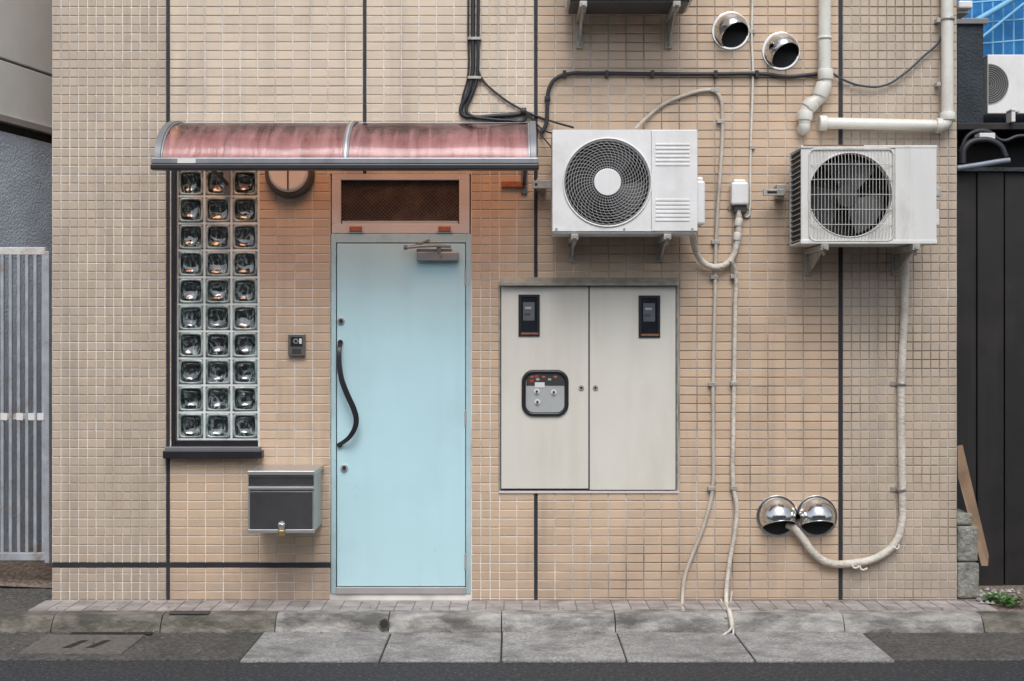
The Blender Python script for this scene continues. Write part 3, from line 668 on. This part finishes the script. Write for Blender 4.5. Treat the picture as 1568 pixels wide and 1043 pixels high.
# ------------------------------------------------------------ vent hoods
def hood(px,py,r_px,n,cut,depth=1.15):
    g=G('vent_hood'); c=P(px,py,.0055); r=r_px/K
    bm=bmesh.new(); bmesh.ops.create_uvsphere(bm,u_segments=56,v_segments=40,radius=1)
    bmesh.ops.rotate(bm,verts=bm.verts,cent=(0,0,0),matrix=Matrix.Rotation(math.radians(90),3,'X'))
    bmesh.ops.bisect_plane(bm,geom=bm.verts[:]+bm.edges[:]+bm.faces[:],plane_co=(0,0.0,0),plane_no=(0,1,0),clear_outer=True)
    nv=Vector(n).normalized()
    bmesh.ops.bisect_plane(bm,geom=bm.verts[:]+bm.edges[:]+bm.faces[:],plane_co=nv*cut,plane_no=nv,clear_outer=True)
    rim=[]
    u=nv.cross(Vector((0,0,1)) if abs(nv.z)<.9 else Vector((1,0,0))).normalized(); v=nv.cross(u); q=math.sqrt(1-cut*cut)
    for i in range(73):
        t=2*math.pi*i/72; p=nv*cut+(u*math.cos(t)+v*math.sin(t))*q
        if p.y<=0.02: rim.append((p.x*r+c.x,p.y*r*depth+c.y,p.z*r+c.z))
        else: rim.append(None)
    for vv in bm.verts: vv.co=Vector((vv.co.x*r,vv.co.y*r*depth,vv.co.z*r))+c
    me=bpy.data.meshes.new('hood_dome'); bm.to_mesh(me); bm.free(); me.materials.append(M['chrome']); me.materials.append(M['fan'])  # inside of the steel coloured dark so the opening looks shaded
    for p in me.polygons: p.use_smooth=True
    o=bpy.data.objects.new('hood_dome',me); link(o,g); s=o.modifiers.new('s','SOLIDIFY'); s.thickness=.004; s.offset=-1; s.material_offset=1; s.material_offset_rim=0
    runs=[];cur=[]
    for p in rim:
        if p is None:
            if len(cur)>1: runs.append(cur)
            cur=[]
        else: cur.append(p)
    if len(cur)>1: runs.append(cur)
    multiwire('hood_rim',runs,.003,M['chrome'],g)
    cyl('wall_flange',c+Vector((0,.004,0)),c+Vector((0,-.006,0)),r*1.10,M['chrome'],g,48,bevel=.002)
    cyl('duct_opening',c+Vector((0,-.006,0)),c+Vector((0,-.008,0)),r*.97,M['dark'],g,48)
hood(1119,47,26.5,(.30,-.62,-.66),.52,1.35); hood(1196,78,26.5,(.30,-.62,-.66),.52,1.35)
hood(1190,790,29,(.08,-.42,-.90),.50,1.2); hood(1250,790,29,(.0,-.42,-.90),.50,1.2)

# ------------------------------------------------------------ pipes, cables
g=G('pvc_drain_pipe')
rp=.036
ptube('riser',[(1263,-300),(1263,108)],rp,M['pvc'],g,d=.06,kind='POLY')
ptube('offset_bend',[(1264,105),(1264,122),(1262,138),(1252,152),(1240,160),(1233,172),(1232,188)],rp,M['pvc'],g,d=.06)
ptube('stub',[(1232,184,.06),(1231,196,.05),(1228,198,.0)],rp*.95,M['pvc'],g)
for a,b in (((1264,106,.06),(1264,122,.06)),((1262,128,.06),(1255,148,.06)),((1245,156,.06),(1236,166,.06)),((1233,170,.06),(1232,184,.06))):
    cyl('socket',P(*a),P(*b),rp*1.22,M['pvc'],g,bevel=.003)
ptube('cross_run',[(1262,188),(1443,192)],rp*.9,M['pvc'],g,d=.06,kind='POLY')
cyl('cross_run_cap',P(1254,188,.06),P(1266,188,.06),rp*1.2,M['pvc'],g,bevel=.006)
ptube('corner_elbow',[(1436,192),(1446,190),(1451,180)],rp,M['pvc'],g,d=.06)
cyl('socket',P(1433,192,.06),P(1442,192,.06),rp*1.18,M['pvc'],g,bevel=.003); cyl('socket',P(1451,184,.06),P(1451,172,.06),rp*1.18,M['pvc'],g,bevel=.003)
ptube('riser_2',[(1450,-300),(1451,180)],rp*.95,M['pvc'],g,d=.06,kind='POLY')
for y in (30,128): pb('pipe_clamp',1435,1441,y-3,y+3,.0,.06,M['steel'],g,.001); 
cyl('clamp_band',P(1451,31,.06),P(1451,27,.06),rp*1.08,M['steel'],g); cyl('clamp_band',P(1263,60,.06),P(1263,56,.06),rp*1.08,M['pvc'],g)

g=G('refrigerant_hose')
ptube('hose',[(1386,398,.07),(1386,430,.05),(1384,500,.035),(1381,560,.03),(1380,620,.03),(1381,700,.03),(1382,760,.03),(1381,800,.03),(1371,830,.035),(1345,852,.035),(1305,862,.035),(1268,861,.035),(1246,846,.04),(1228,822,.045),(1214,807,.04),(1206,803,.02)],.0215,M['hose'],g)
for y in (587,749):
    pb('clamp_plate',1364,1376,y-4,y+3,.0055,.012,M['steel'],g,.001); cyl('clamp_band',P(1380.5,y+3,.03),P(1380.5,y-3,.03),.026,M['steel'],g)
for x,y in ((1308,869),(1320,872)): ptube('tape_end',[(x-4,y-6,.05),(x,y,.06),(x+8,y-2,.055)],.006,M['hose'],g)
ptube('tape_end',[(1368,836,.05),(1374,840,.055),(1377,833,.05)],.005,M['hose'],g)

g=G('cable_outlet_cover')
pb('cover',1120,1147,278,313,.0055,.07,M['white'],g,.012); pb('cover_top',1123,1143,274,280,.0055,.06,M['white'],g,.01); pb('cover_neck',1124,1144,313,326,.0055,.05,M['fan'],g,.006)
for a in (1117,1148): cyl('cover_screw',P(a,318,.006),P(a,318,.014),.012,M['steel'],g,12)
g=G('refrigerant_hose')
ptube('hose',[(1060,358,.2),(1063,375,.12),(1070,393,.06),(1084,406,.045),(1103,408,.045),(1119,397,.04),(1127,378,.035),(1131,350,.035),(1131,322,.035)],.018,M['hose'],g)
for a in ((1129,362),(1131,340)): cyl('tape_wrap',P(a[0]-1,a[1]+6,.035),P(a[0]+1,a[1]-6,.035),.022,M['pvc'],g,bevel=.003)
g=G('drain_hose')
ptube('hose',[(1120,398,.06),(1126,415,.035),(1126,470,.022),(1125,530,.022),(1124,590,.022),(1123,660,.022),(1123,745,.022),(1128,775,.022),(1126,810,.022),(1119,850,.022),(1114,885,.025),(1112,915,.05),(1114,932,.20),(1118,940,.42),(1121,958,.47)],.0125,M['hose'],g)
ptube('frayed_end_1',[(1121,955,.47),(1118,964,.49),(1108,972,.52),(1102,981,.55)],.006,M['hose'],g); ptube('frayed_end_2',[(1121,955,.47),(1123,966,.49),(1122,974,.52)],.005,M['hose'],g)
ptube('loose_tape',[(1104,918,.03),(1108,930,.12),(1112,944,.43)],.005,M['hose'],g); ptube('loose_tape_2',[(1121,905,.03),(1118,925,.06),(1117,938,.3)],.005,M['hose'],g)
for y in (424,588,748): pb('clamp',1119,1129,y-4,y+2,.0055,.038,M['steel'],g,.002)
g=G('grey_cable')
ptube('cable',[(972,198,.2),(990,180,.04),(1015,160,.02),(1050,145,.02),(1078,138,.02),(1094,139,.02),(1103,150,.02),(1106,175,.02),(1106,215,.02),(1103,262,.02),(1099,320,.02),(1096,380,.02),(1095,450,.02),(1093,520,.02),(1092,590,.02),(1092,670,.02),(1091,748,.02),(1085,780,.02),(1074,815,.02),(1060,850,.02),(1048,885,.02),(1045,915,.04),(1046,934,.34)],.0105,M['cablegrey'],g)
for x,y in ((1096,137),(1105,185),(1097,370),(1095,424),(1092,588),(1091,748)): pb('clamp',x-7,x+5,y-3,y+3,.0055,.032,M['steel'],g,.002)
g=G('white_cable')
ptube('cable',[(1152,-300),(1152,20),(1151,60),(1153,105),(1152,150),(1150,210),(1149,250),(1149,300),(1148,320),(1144,332),(1138,326)],.0062,M['pvc'],g,d=.014)
for y in (47,110,225): pb('clamp',1148,1156,y-2,y+3,.0055,.022,M['steel'],g,.001)

g=G('black_cable')
B=M['blackcable']
ptube('conduit_1',[(724,-300),(724,60),(723,115),(716,145),(706,165),(708,175),(722,179),(760,177),(790,175),(803,172)],.0125,B,g,d=.02)
ptube('conduit_2',[(732,-300),(732,60),(731,110),(728,130),(720,150),(714,170),(720,176),(750,182),(780,184),(802,184),(806,174)],.0095,B,g,d=.025)
ptube('conduit_3',[(717,-300),(717,50),(716,120),(708,150),(705,172)],.006,B,g,d=.018)
ptube('thin_cable_1',[(730,100),(738,120),(760,142),(800,168),(835,182),(878,195,.12)],.006,B,g,d=.018)
ptube('thin_cable_2',[(806,174),(818,186),(830,197),(846,204,.12)],.005,B,g,d=.025)
ptube('thin_cable_3',[(800,168),(815,180),(825,200),(845,226,.12)],.004,B,g,d=.022)
cyl('cable_splice',P(797,170,.03),P(806,170,.03),.02,B,g,bevel=.004)
for y in (58,118): pb('cable_clip',716,737,y-2,y+2,.0055,.04,M['steel'],g,.001)
g=G('black_cable')
ptube('run',[(828,205),(836,190),(838,160),(841,135),(850,121),(870,113),(900,112),(1000,113),(1100,113),(1170,113),(1205,117),(1240,114),(1272,110)],.0115,B,g,d=.025)
ptube('run_thin',[(1272,110),(1292,122),(1320,131),(1355,130),(1385,112),(1415,85),(1436,66),(1442,56)],.0065,mat('blue_black_cable',(.03,.045,.06),.4),g,d=.03)
for x in (865,930,1000,1097,1160): pb('cable_clip',x-3,x+2,107,118,.0055,.04,M['black'],g,.001)
pb('cable_clip',834,843,147,153,.0055,.04,M['black'],g,.001)

# ------------------------------------------------------------ ground
RD=-.10
mk('road',[(-60,-60,RD),(60,-60,RD),(60,60,RD),(-60,60,RD)],[(0,1,2,3)],M['asphalt'])
V=[];F=[]
gx=[385,590,768,952,1140,1345]
for i in range(len(gx)-1):
    a=X(gx[i],.8)+.004; b=X(gx[i+1],.8)-.004; n=len(V)
    V+=bv(a,b,-1.12,-.455,RD-.05,RD+.012+R.uniform(-.002,.002)); F+=[tuple(k+n for k in f) for f in BF]
mk('concrete_gutter',V,F,M['gutter'],bevel=.006)
V=[];F=[]
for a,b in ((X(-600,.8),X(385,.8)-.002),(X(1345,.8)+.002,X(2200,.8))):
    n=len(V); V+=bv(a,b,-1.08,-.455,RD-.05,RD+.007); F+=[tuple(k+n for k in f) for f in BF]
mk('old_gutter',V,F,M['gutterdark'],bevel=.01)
def kerb(name,segs,m,h):
    V=[];F=[]
    for (p0,p1) in segs:
        x0=X(p0,.42)+.003; x1=X(p1,.42)-.003; t=h+R.uniform(-.004,.004)
        n=len(V); NS=12; L_=6
        for i in range(NS+1):
            x=x0+(x1-x0)*i/NS; e=.012 if i in (0,NS) else 0
            w=lambda a: R.uniform(-a,a)
            V+=[(x,-.30,RD-.05),(x,-.30,t-e*.2),(x,-.390+w(.004),t-.003-e*.5+w(.0015)),(x,-.428+w(.004)+e*.4,t-.028-e+w(.003)),(x,-.452+w(.002),RD+.01),(x,-.455,RD-.05)]
        for i in range(NS):
            for k in range(L_): q=(k+1)%L_; F.append((n+i*L_+k,n+i*L_+q,n+(i+1)*L_+q,n+(i+1)*L_+k))
        F.append(tuple(n+i for i in range(L_))[::-1]); F.append(tuple(n+NS*L_+i for i in range(L_)))
    return mk(name,V,F,m,smooth=False)
kerb('kerb',[(422,595),(595,768),(768,942),(942,1118),(1118,1292),(1292,1505)],M['concrete'],.0)
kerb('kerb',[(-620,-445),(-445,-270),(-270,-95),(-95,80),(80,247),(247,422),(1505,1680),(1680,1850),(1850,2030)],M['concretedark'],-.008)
dh=G('kerb_drain_hole'); cyl('hole',P(588,955,.43),P(588,955,.462),.022,M['dark'],dh,20); cyl('hole_rim',P(588,955,.43),P(588,955,.458),.031,M['concretedark'],dh,20)
mk('pavement_bed',bv(X(70),X(1480),-.30,.0,RD,-.006),BF,M['aprongrout'])
V=[];F=[]
xa=X(70); w=.1
while xa<X(1478):
    for j in range(3):
        y0=-.2985+j*.0985; n=len(V); dz=R.uniform(-.0006,.0006)
        V+=bv(xa+.003,xa+w-.003,y0+.003,y0+.0955,-.008,-.002+dz); F+=[tuple(k+n for k in f) for f in BF]
    xa+=w
mk('pavement',V,F,M['apron'])
xw=X(80)-.002; xp=X(70)-.001
mk('alley_ground',[(-9,-.30,-.012),(xp,-.30,-.012),(xp,0.0,-.004),(-9,0,.06),(xw,.0,-.004),(xw,.4,.14),(-9,.4,.17),(xw,6,.45),(-9,6,.45)],[(0,1,2,3),(3,2,4,5,6),(6,5,7,8)],M['gutterdark'])
mk('alley_litter',[(-4,.10,.10),(xw,.12,.045),(xw,.4,.146),(-4,.4,.176),(xw,1.5,.205),(-4,1.5,.235)],[(0,1,2,3),(3,2,4,5)],M['litter'])
mk('alley_ground',[(X(1480)+.001,-.30,-.01),(9,-.30,-.01),(9,.0,.0),(X(1480)+.001,.0,.0),(9,6,.02),(X(1466),6,.02),(X(1466),0,.0)],[(0,1,2,3),(6,2,4,5)],M['litter'])
dc=G('drain_cover'); pb_=lambda n,a,b,y0,y1,z0,z1,m: box(n,X(a,.75),X(b,.75),y0,y1,z0,z1,m,dc,.004)
pb_('cover_slab',50,205,-.98,-.53,RD-.02,RD+.014,mat('drain_cover_concrete',(.13,.12,.105),.9,var=.3,scale=40,bump=1,bscale=100))
for a,b in ((105,130),(140,165)):
    mk('slot',[(X(a,.75),-.86,RD+.0155),(X(a+12,.75),-.86,RD+.0155),(X(b,.75),-.68,RD+.0155),(X(b-12,.75),-.68,RD+.0155)],[(0,1,2,3)],M['dark'],dc)
box('lip_gap',X(100,.6),X(225,.6),-.527,-.48,RD+.0075,RD+.0165,M['dark'],dc)
box('steel_plate',X(265,.3),X(325,.3),-.40,-.33,-.006,.0,mat('rusty_plate',(.07,.075,.08),.6,metal=.5,var=.3,scale=30),dc,.002)

V=[];F=[]
for i in range(420):
    q=R.random()
    if q<.45: x=R.uniform(-3.2,3.2); y=-.47-abs(R.gauss(0,.03)); z=RD+.0175
    elif q<.65: x=R.uniform(-3.2,-1.4); y=R.uniform(-1.0,-.5); z=RD+.0175
    elif q<.8: x=R.uniform(-3,3); y=-.29+abs(R.gauss(0,.05)); z=.002
    else: x=R.uniform(-2.9,-2.62); y=R.uniform(.14,.5); z=.11+.15*max(0,y)
    s=R.uniform(.003,.010); a=R.uniform(0,6.28); n=len(V)
    for k in range(4): V.append((x+s*math.cos(a+k*1.57)*(1 if k%2 else .5),y+s*math.sin(a+k*1.57),z+R.uniform(0,.005)))
    F.append((n,n+1,n+2,n+3))
mk('fallen_leaves',V,F,mat('dry_leaf',(.18,.13,.08),.8,var=.4,scale=50,island=.7))

# ------------------------------------------------------------ left neighbour
lb=G('neighbour_building')
A=Vector((-3.085,.5));Bv=Vector((-2.953,1.06)); dr=(Bv-A).normalized(); nrm=Vector((dr.y,-dr.x))
def wallstrip(name,z0,z1,s0,s1,off,m,bevel=0):
    p=A+dr*s0+nrm*off; q=A+dr*s1+nrm*off; r=q-nrm*(3+off); s=p-nrm*(3+off)
    V=[(p.x,p.y,z0),(q.x,q.y,z0),(r.x,r.y,z0),(s.x,s.y,z0),(p.x,p.y,z1),(q.x,q.y,z1),(r.x,r.y,z1),(s.x,s.y,z1)]
    mk(name,V,BF,m,lb,bevel=bevel)
def zz(py): return CZ+(521-py)/K*(8.5/8)
wallstrip('stucco_wall',-.1,zz(200),-.25,4,0,M['stucco'])
wallstrip('dark_reveal',zz(200)+.001,zz(186),-.25,4,-.02,M['dark'])
wallstrip('ledge',zz(186)+.001,zz(176),-.25,4,.03,M['alu'])
wallstrip('siding_1',zz(176)+.001,zz(92),-.25,4,.015,M['siding'],.004)
wallstrip('siding_gap',zz(92)+.0005,zz(88),-.25,4,-.02,M['dark'])
wallstrip('siding_2',zz(88)+.001,zz(-150),-.25,4,.015,M['siding'],.004)
wallstrip('siding_3',zz(-150)+.003,zz(-420),-.25,4,.012,M['siding'],.004)

gt=G('metal_gate'); d=-.08
pb('top_rail',-330,69,378,390,d-.04,d,M['gatetop'],gt,.004)
pb('bottom_rail',-330,69,846,858,d-.03,d,M['gate'],gt,.003); pb('mid_rail',-330,69,633,642,d-.03,d-.0235,M['gatetop'],gt,.002)
x=66
while x>-330:
    pb('bar',x-2.4,x+2.4,390,846,d-.023,d-.002,M['gate'],gt,.002); x-=12.6
pb('end_post',68,75,384,862,d-.04,d+.002,M['gate'],gt,.003)
for xx in (6,30,48,62): pb('reflective_patch',xx-5,xx+5,632,643,d,d+.003,M['label'],gt)

# ------------------------------------------------------------ right neighbour
bw=G('black_fence'); d=-.45
px=1455
while px<2300:
    pb('panel_rib',px,px+40,262,905,d-.04,d+(.0 if int(px/42)%2 else -.012),M['blackwall'],bw,.003); px+=42
pb('cap',1455,2300,256,262,d-.06,d+.02,M['darkpost'],bw,.003)
mk('return_panel',bv(X(1468)+.03,X(1468)+.06,.5,3,-.0,Z(262,d)),BF,M['blackwall'],bw)
rb=G('neighbour_house')
pb('slate_column',1466,1506,34,190,-1.3,-.9,M['darkpost'],rb,.004); pb('column_cap',1464,1514,27,36,-1.35,-.88,M['alubrown'],rb,.004)
pb('dark_ledge',1466,2300,188,198,-1.6,-.85,M['blackwall'],rb,.004)
pb('dark_wall',1455,2300,198,900,-3.0,-1.2,M['blackwall'],rb)
pb('back_slate',1500,2300,170,190,-2.6,-1.6,M['darkpost'],rb)
bc=G('net_clad_building'); 
pb('blue_wall',1400,2600,-700,400,-9,-6,M['blue'],bc)
for k in range(14):
    ptube('scaffold_pole',[(1440+k*16,-200,-5.9),(1440+k*16,120,-5.9)],.010,M['bluelight'],bc,kind='POLY')
for k in range(8):
    ptube('net_edge',[(1440,-120+k*32,-5.9),(1800,-150+k*32,-5.9)],.012,M['bluelight'],bc,kind='POLY')
ptube('brace',[(1480,40,-5.8),(1600,-30,-5.8)],.03,M['bluelight'],bc,kind='POLY'); ptube('brace_2',[(1500,60,-5.8),(1568,5,-5.8)],.016,M['bluelight'],bc,kind='POLY')
a4=G('air_conditioner_outdoor_unit'); D=-1.0
x0,x1,z0,z1=X(1512,D),X(1660,D),Z(174,D),Z(83,D)
body(a4,x0,x1,z0,z1,-1.35,D,M['white'])
c=Vector((x0+.075,-D,(z0+z1)/2))
box('front_panel',x0,x1,-D-.004,-D+.01,z0+.002,z1-.002,M['white'],a4,.004)
def halffan(r,off=.0):
    return [(x0+.004+max(0,r*math.cos(t)),-D-.0055-off,c.z+r*math.sin(t)) for t in [math.pi*(i/24-.5) for i in range(25)]]
hf=halffan(.125); mk('fan_opening',hf,[tuple(range(len(hf)))],M['fan'],a4)
multiwire('fan_guard_rings',[halffan(.02+.0135*k,.002) for k in range(9)],.0018,M['wiregrey'],a4)
g=G('wall_pipe'); ptube('pipe',[(1466,257,-.40),(1500,252,-.38),(1530,247,-.36),(1546,245,-.36)],.016,mat('blue_grey_pipe',(.22,.27,.32),.4),g); 
g=G('black_cable'); ptube('loop_1',[(1470,232,-.8),(1485,205,-.8),(1510,200,-.8),(1535,215,-.8),(1560,208,-.8),(1600,212,-.8)],.012,B,g); ptube('loop_2',[(1474,250,-.7),(1478,225,-.7),(1500,214,-.7),(1530,222,-.7),(1540,240,-.7)],.02,B,g)
g=G('wall_bracket'); pb('plate',1500,1524,203,215,-.8,-.7,M['siding'],g,.003); pb('hook',1549,1555,168,186,-.9,-.8,M['label'],g,.003); pb('hook_arm',1549,1562,166,171,-.9,-.8,M['label'],g,.003)
g=G('security_lamp'); pb('lamp_head',1468,1490,0,12,-.5,-.3,M['white'],g,.01); pb('lamp_arm',1466,1484,12,20,-.5,-.35,M['alu'],g,.004)
g=G('leaning_board')
V=[]
for d_ in (-.12,-.135):
    for a,b in ((1466,682),(1474,681),(1514,850),(1513,866),(1503,866),(1467,730)): V.append(P(a,b,d_+(0.08 if b>800 else 0)))
mk('board',V,[(0,1,2,3,4,5),(11,10,9,8,7,6),(0,6,7,1),(1,7,8,2),(2,8,9,3),(3,9,10,4),(4,10,11,5),(5,11,6,0)],M['board'],g)
g=G('concrete_block')
CB=mat('weathered_block',(.26,.26,.23),.95,var=.35,scale=30,dirt=(.08,.09,.06),dirt_amt=.8,dirt_scale=9,bump=1,bscale=60)
pb('block_lower',1466,1500,862,916,-.3,-.02,CB,g,.012); pb('block_upper',1466,1498,806,860,-.3,-.04,CB,g,.012); pb('block_cap',1464,1490,786,804,-.3,-.06,CB,g,.012)
def weed(cx,cy,n,rad):
    V=[];F=[]
    for i in range(n):
        a=R.uniform(0,6.28); l=R.uniform(.3,1)*rad; h=R.uniform(.2,1)*rad*.9; s=R.uniform(.006,.013)
        bx,by,bz=cx+math.cos(a)*l,cy+math.sin(a)*l*.7,.0+h*(1-l/rad*.5); u=Vector((math.cos(a),math.sin(a),R.uniform(-.6,.6))).normalized()*s*1.6; v=Vector((-math.sin(a),math.cos(a),R.uniform(-.3,.3)))*s*.7
        c_=Vector((bx,by,bz)); n_=len(V); V+=[c_-u,c_+v,c_+u,c_-v]; F.append((n_,n_+1,n_+2,n_+3))
        if i%4==0:
            n_=len(V); V+=[Vector((cx,cy,0)),Vector((cx+.003,cy,0)),c_]; F.append((n_,n_+1,n_+2))
    mk('weed',V,F,M['leaf'])
weed(X(1530,.1),-.1,150,.09); weed(X(1552,.2),-.2,120,.08); weed(X(1512,.0),-.03,50,.05)
V=[];F=[]
for i in range(60):
    c_=P(R.uniform(1495,1560),R.uniform(885,925),R.uniform(-.3,.15)); c_.z=.005; s=R.uniform(.008,.022); n=len(V)
    a=R.uniform(0,3); 
    for q in range(5): V.append(c_+Vector((s*math.cos(a+q*1.257),s*math.sin(a+q*1.257),0)))
    V.append(c_+Vector((0,0,s*.8)))
    for q in range(5): F.append((n+q,n+(q+1)%5,n+5))
mk('gravel',V,F,mat('gravel_stone',(.3,.29,.27),.9,island=.5))

# ------------------------------------------------------------ opposite side of the street
ob=G('unseen_opposite_house')  # unseen; added to darken glass reflections, kept low and pale for more light
box('walls',-14,14,-19,-12.5,RD,4.4,M['opp'],ob); box('roof',-14.2,14.2,-19.2,-12.3,4.4,4.6,M['roof'],ob)
for i in range(-6,7):
    for zz0 in (.9,2.9): box('window_%d'%i,i*2.1-.7,i*2.1+.7,-12.52,-12.49,zz0,zz0+1.1,M['oppglass'],ob)

bpy.context.view_layer.update()
for gr in GROUPS.values():
    pts=[o.matrix_world@Vector(c) for o in gr.kids for c in o.bound_box]
    if not pts: continue
    c=sum(pts,Vector())/len(pts); c.z=min(p.z for p in pts)
    gr.e.location=c
    for o in gr.kids:
        o.parent=gr.e; o.matrix_parent_inverse=Matrix.Translation(-c)

# ------------------------------------------------------------ light, world, camera
w=bpy.data.worlds.new('World'); scene.world=w; w.use_nodes=True; nt=w.node_tree
sky=nn(nt,'ShaderNodeTexSky'); sky.sky_type='NISHITA'; sky.sun_disc=False; sky.sun_elevation=math.radians(54); sky.sun_rotation=math.radians(180); sky.air_density=1; sky.dust_density=3; sky.ozone_density=1
hs=nn(nt,'ShaderNodeHueSaturation'); hs.inputs['Saturation'].default_value=.5; hs.inputs['Value'].default_value=1.15
nt.links.new(sky.outputs[0],hs.inputs['Color']); nt.links.new(hs.outputs[0],nt.nodes['Background'].inputs[0]); nt.nodes['Background'].inputs[1].default_value=.15
sl=bpy.data.lights.new('sun','SUN'); sl.energy=1.75; sl.angle=math.radians(34); sl.color=(1,.985,.965)
so=bpy.data.objects.new('sun',sl); so.rotation_euler=(math.radians(36),0,math.radians(6)); so.location=(0,-5,10); scene.collection.objects.link(so)
cd=bpy.data.cameras.new('camera'); cam=bpy.data.objects.new('camera',cd); scene.collection.objects.link(cam)
cam.location=(0,-DC,CZ); cam.rotation_euler=(math.radians(90),0,0); cd.sensor_width=36; cd.lens=36*DC/(1568/K); cd.clip_end=500; cd.clip_start=.1
scene.camera=cam
scene.view_settings.view_transform='Standard'; scene.view_settings.look='None'; scene.view_settings.exposure=0
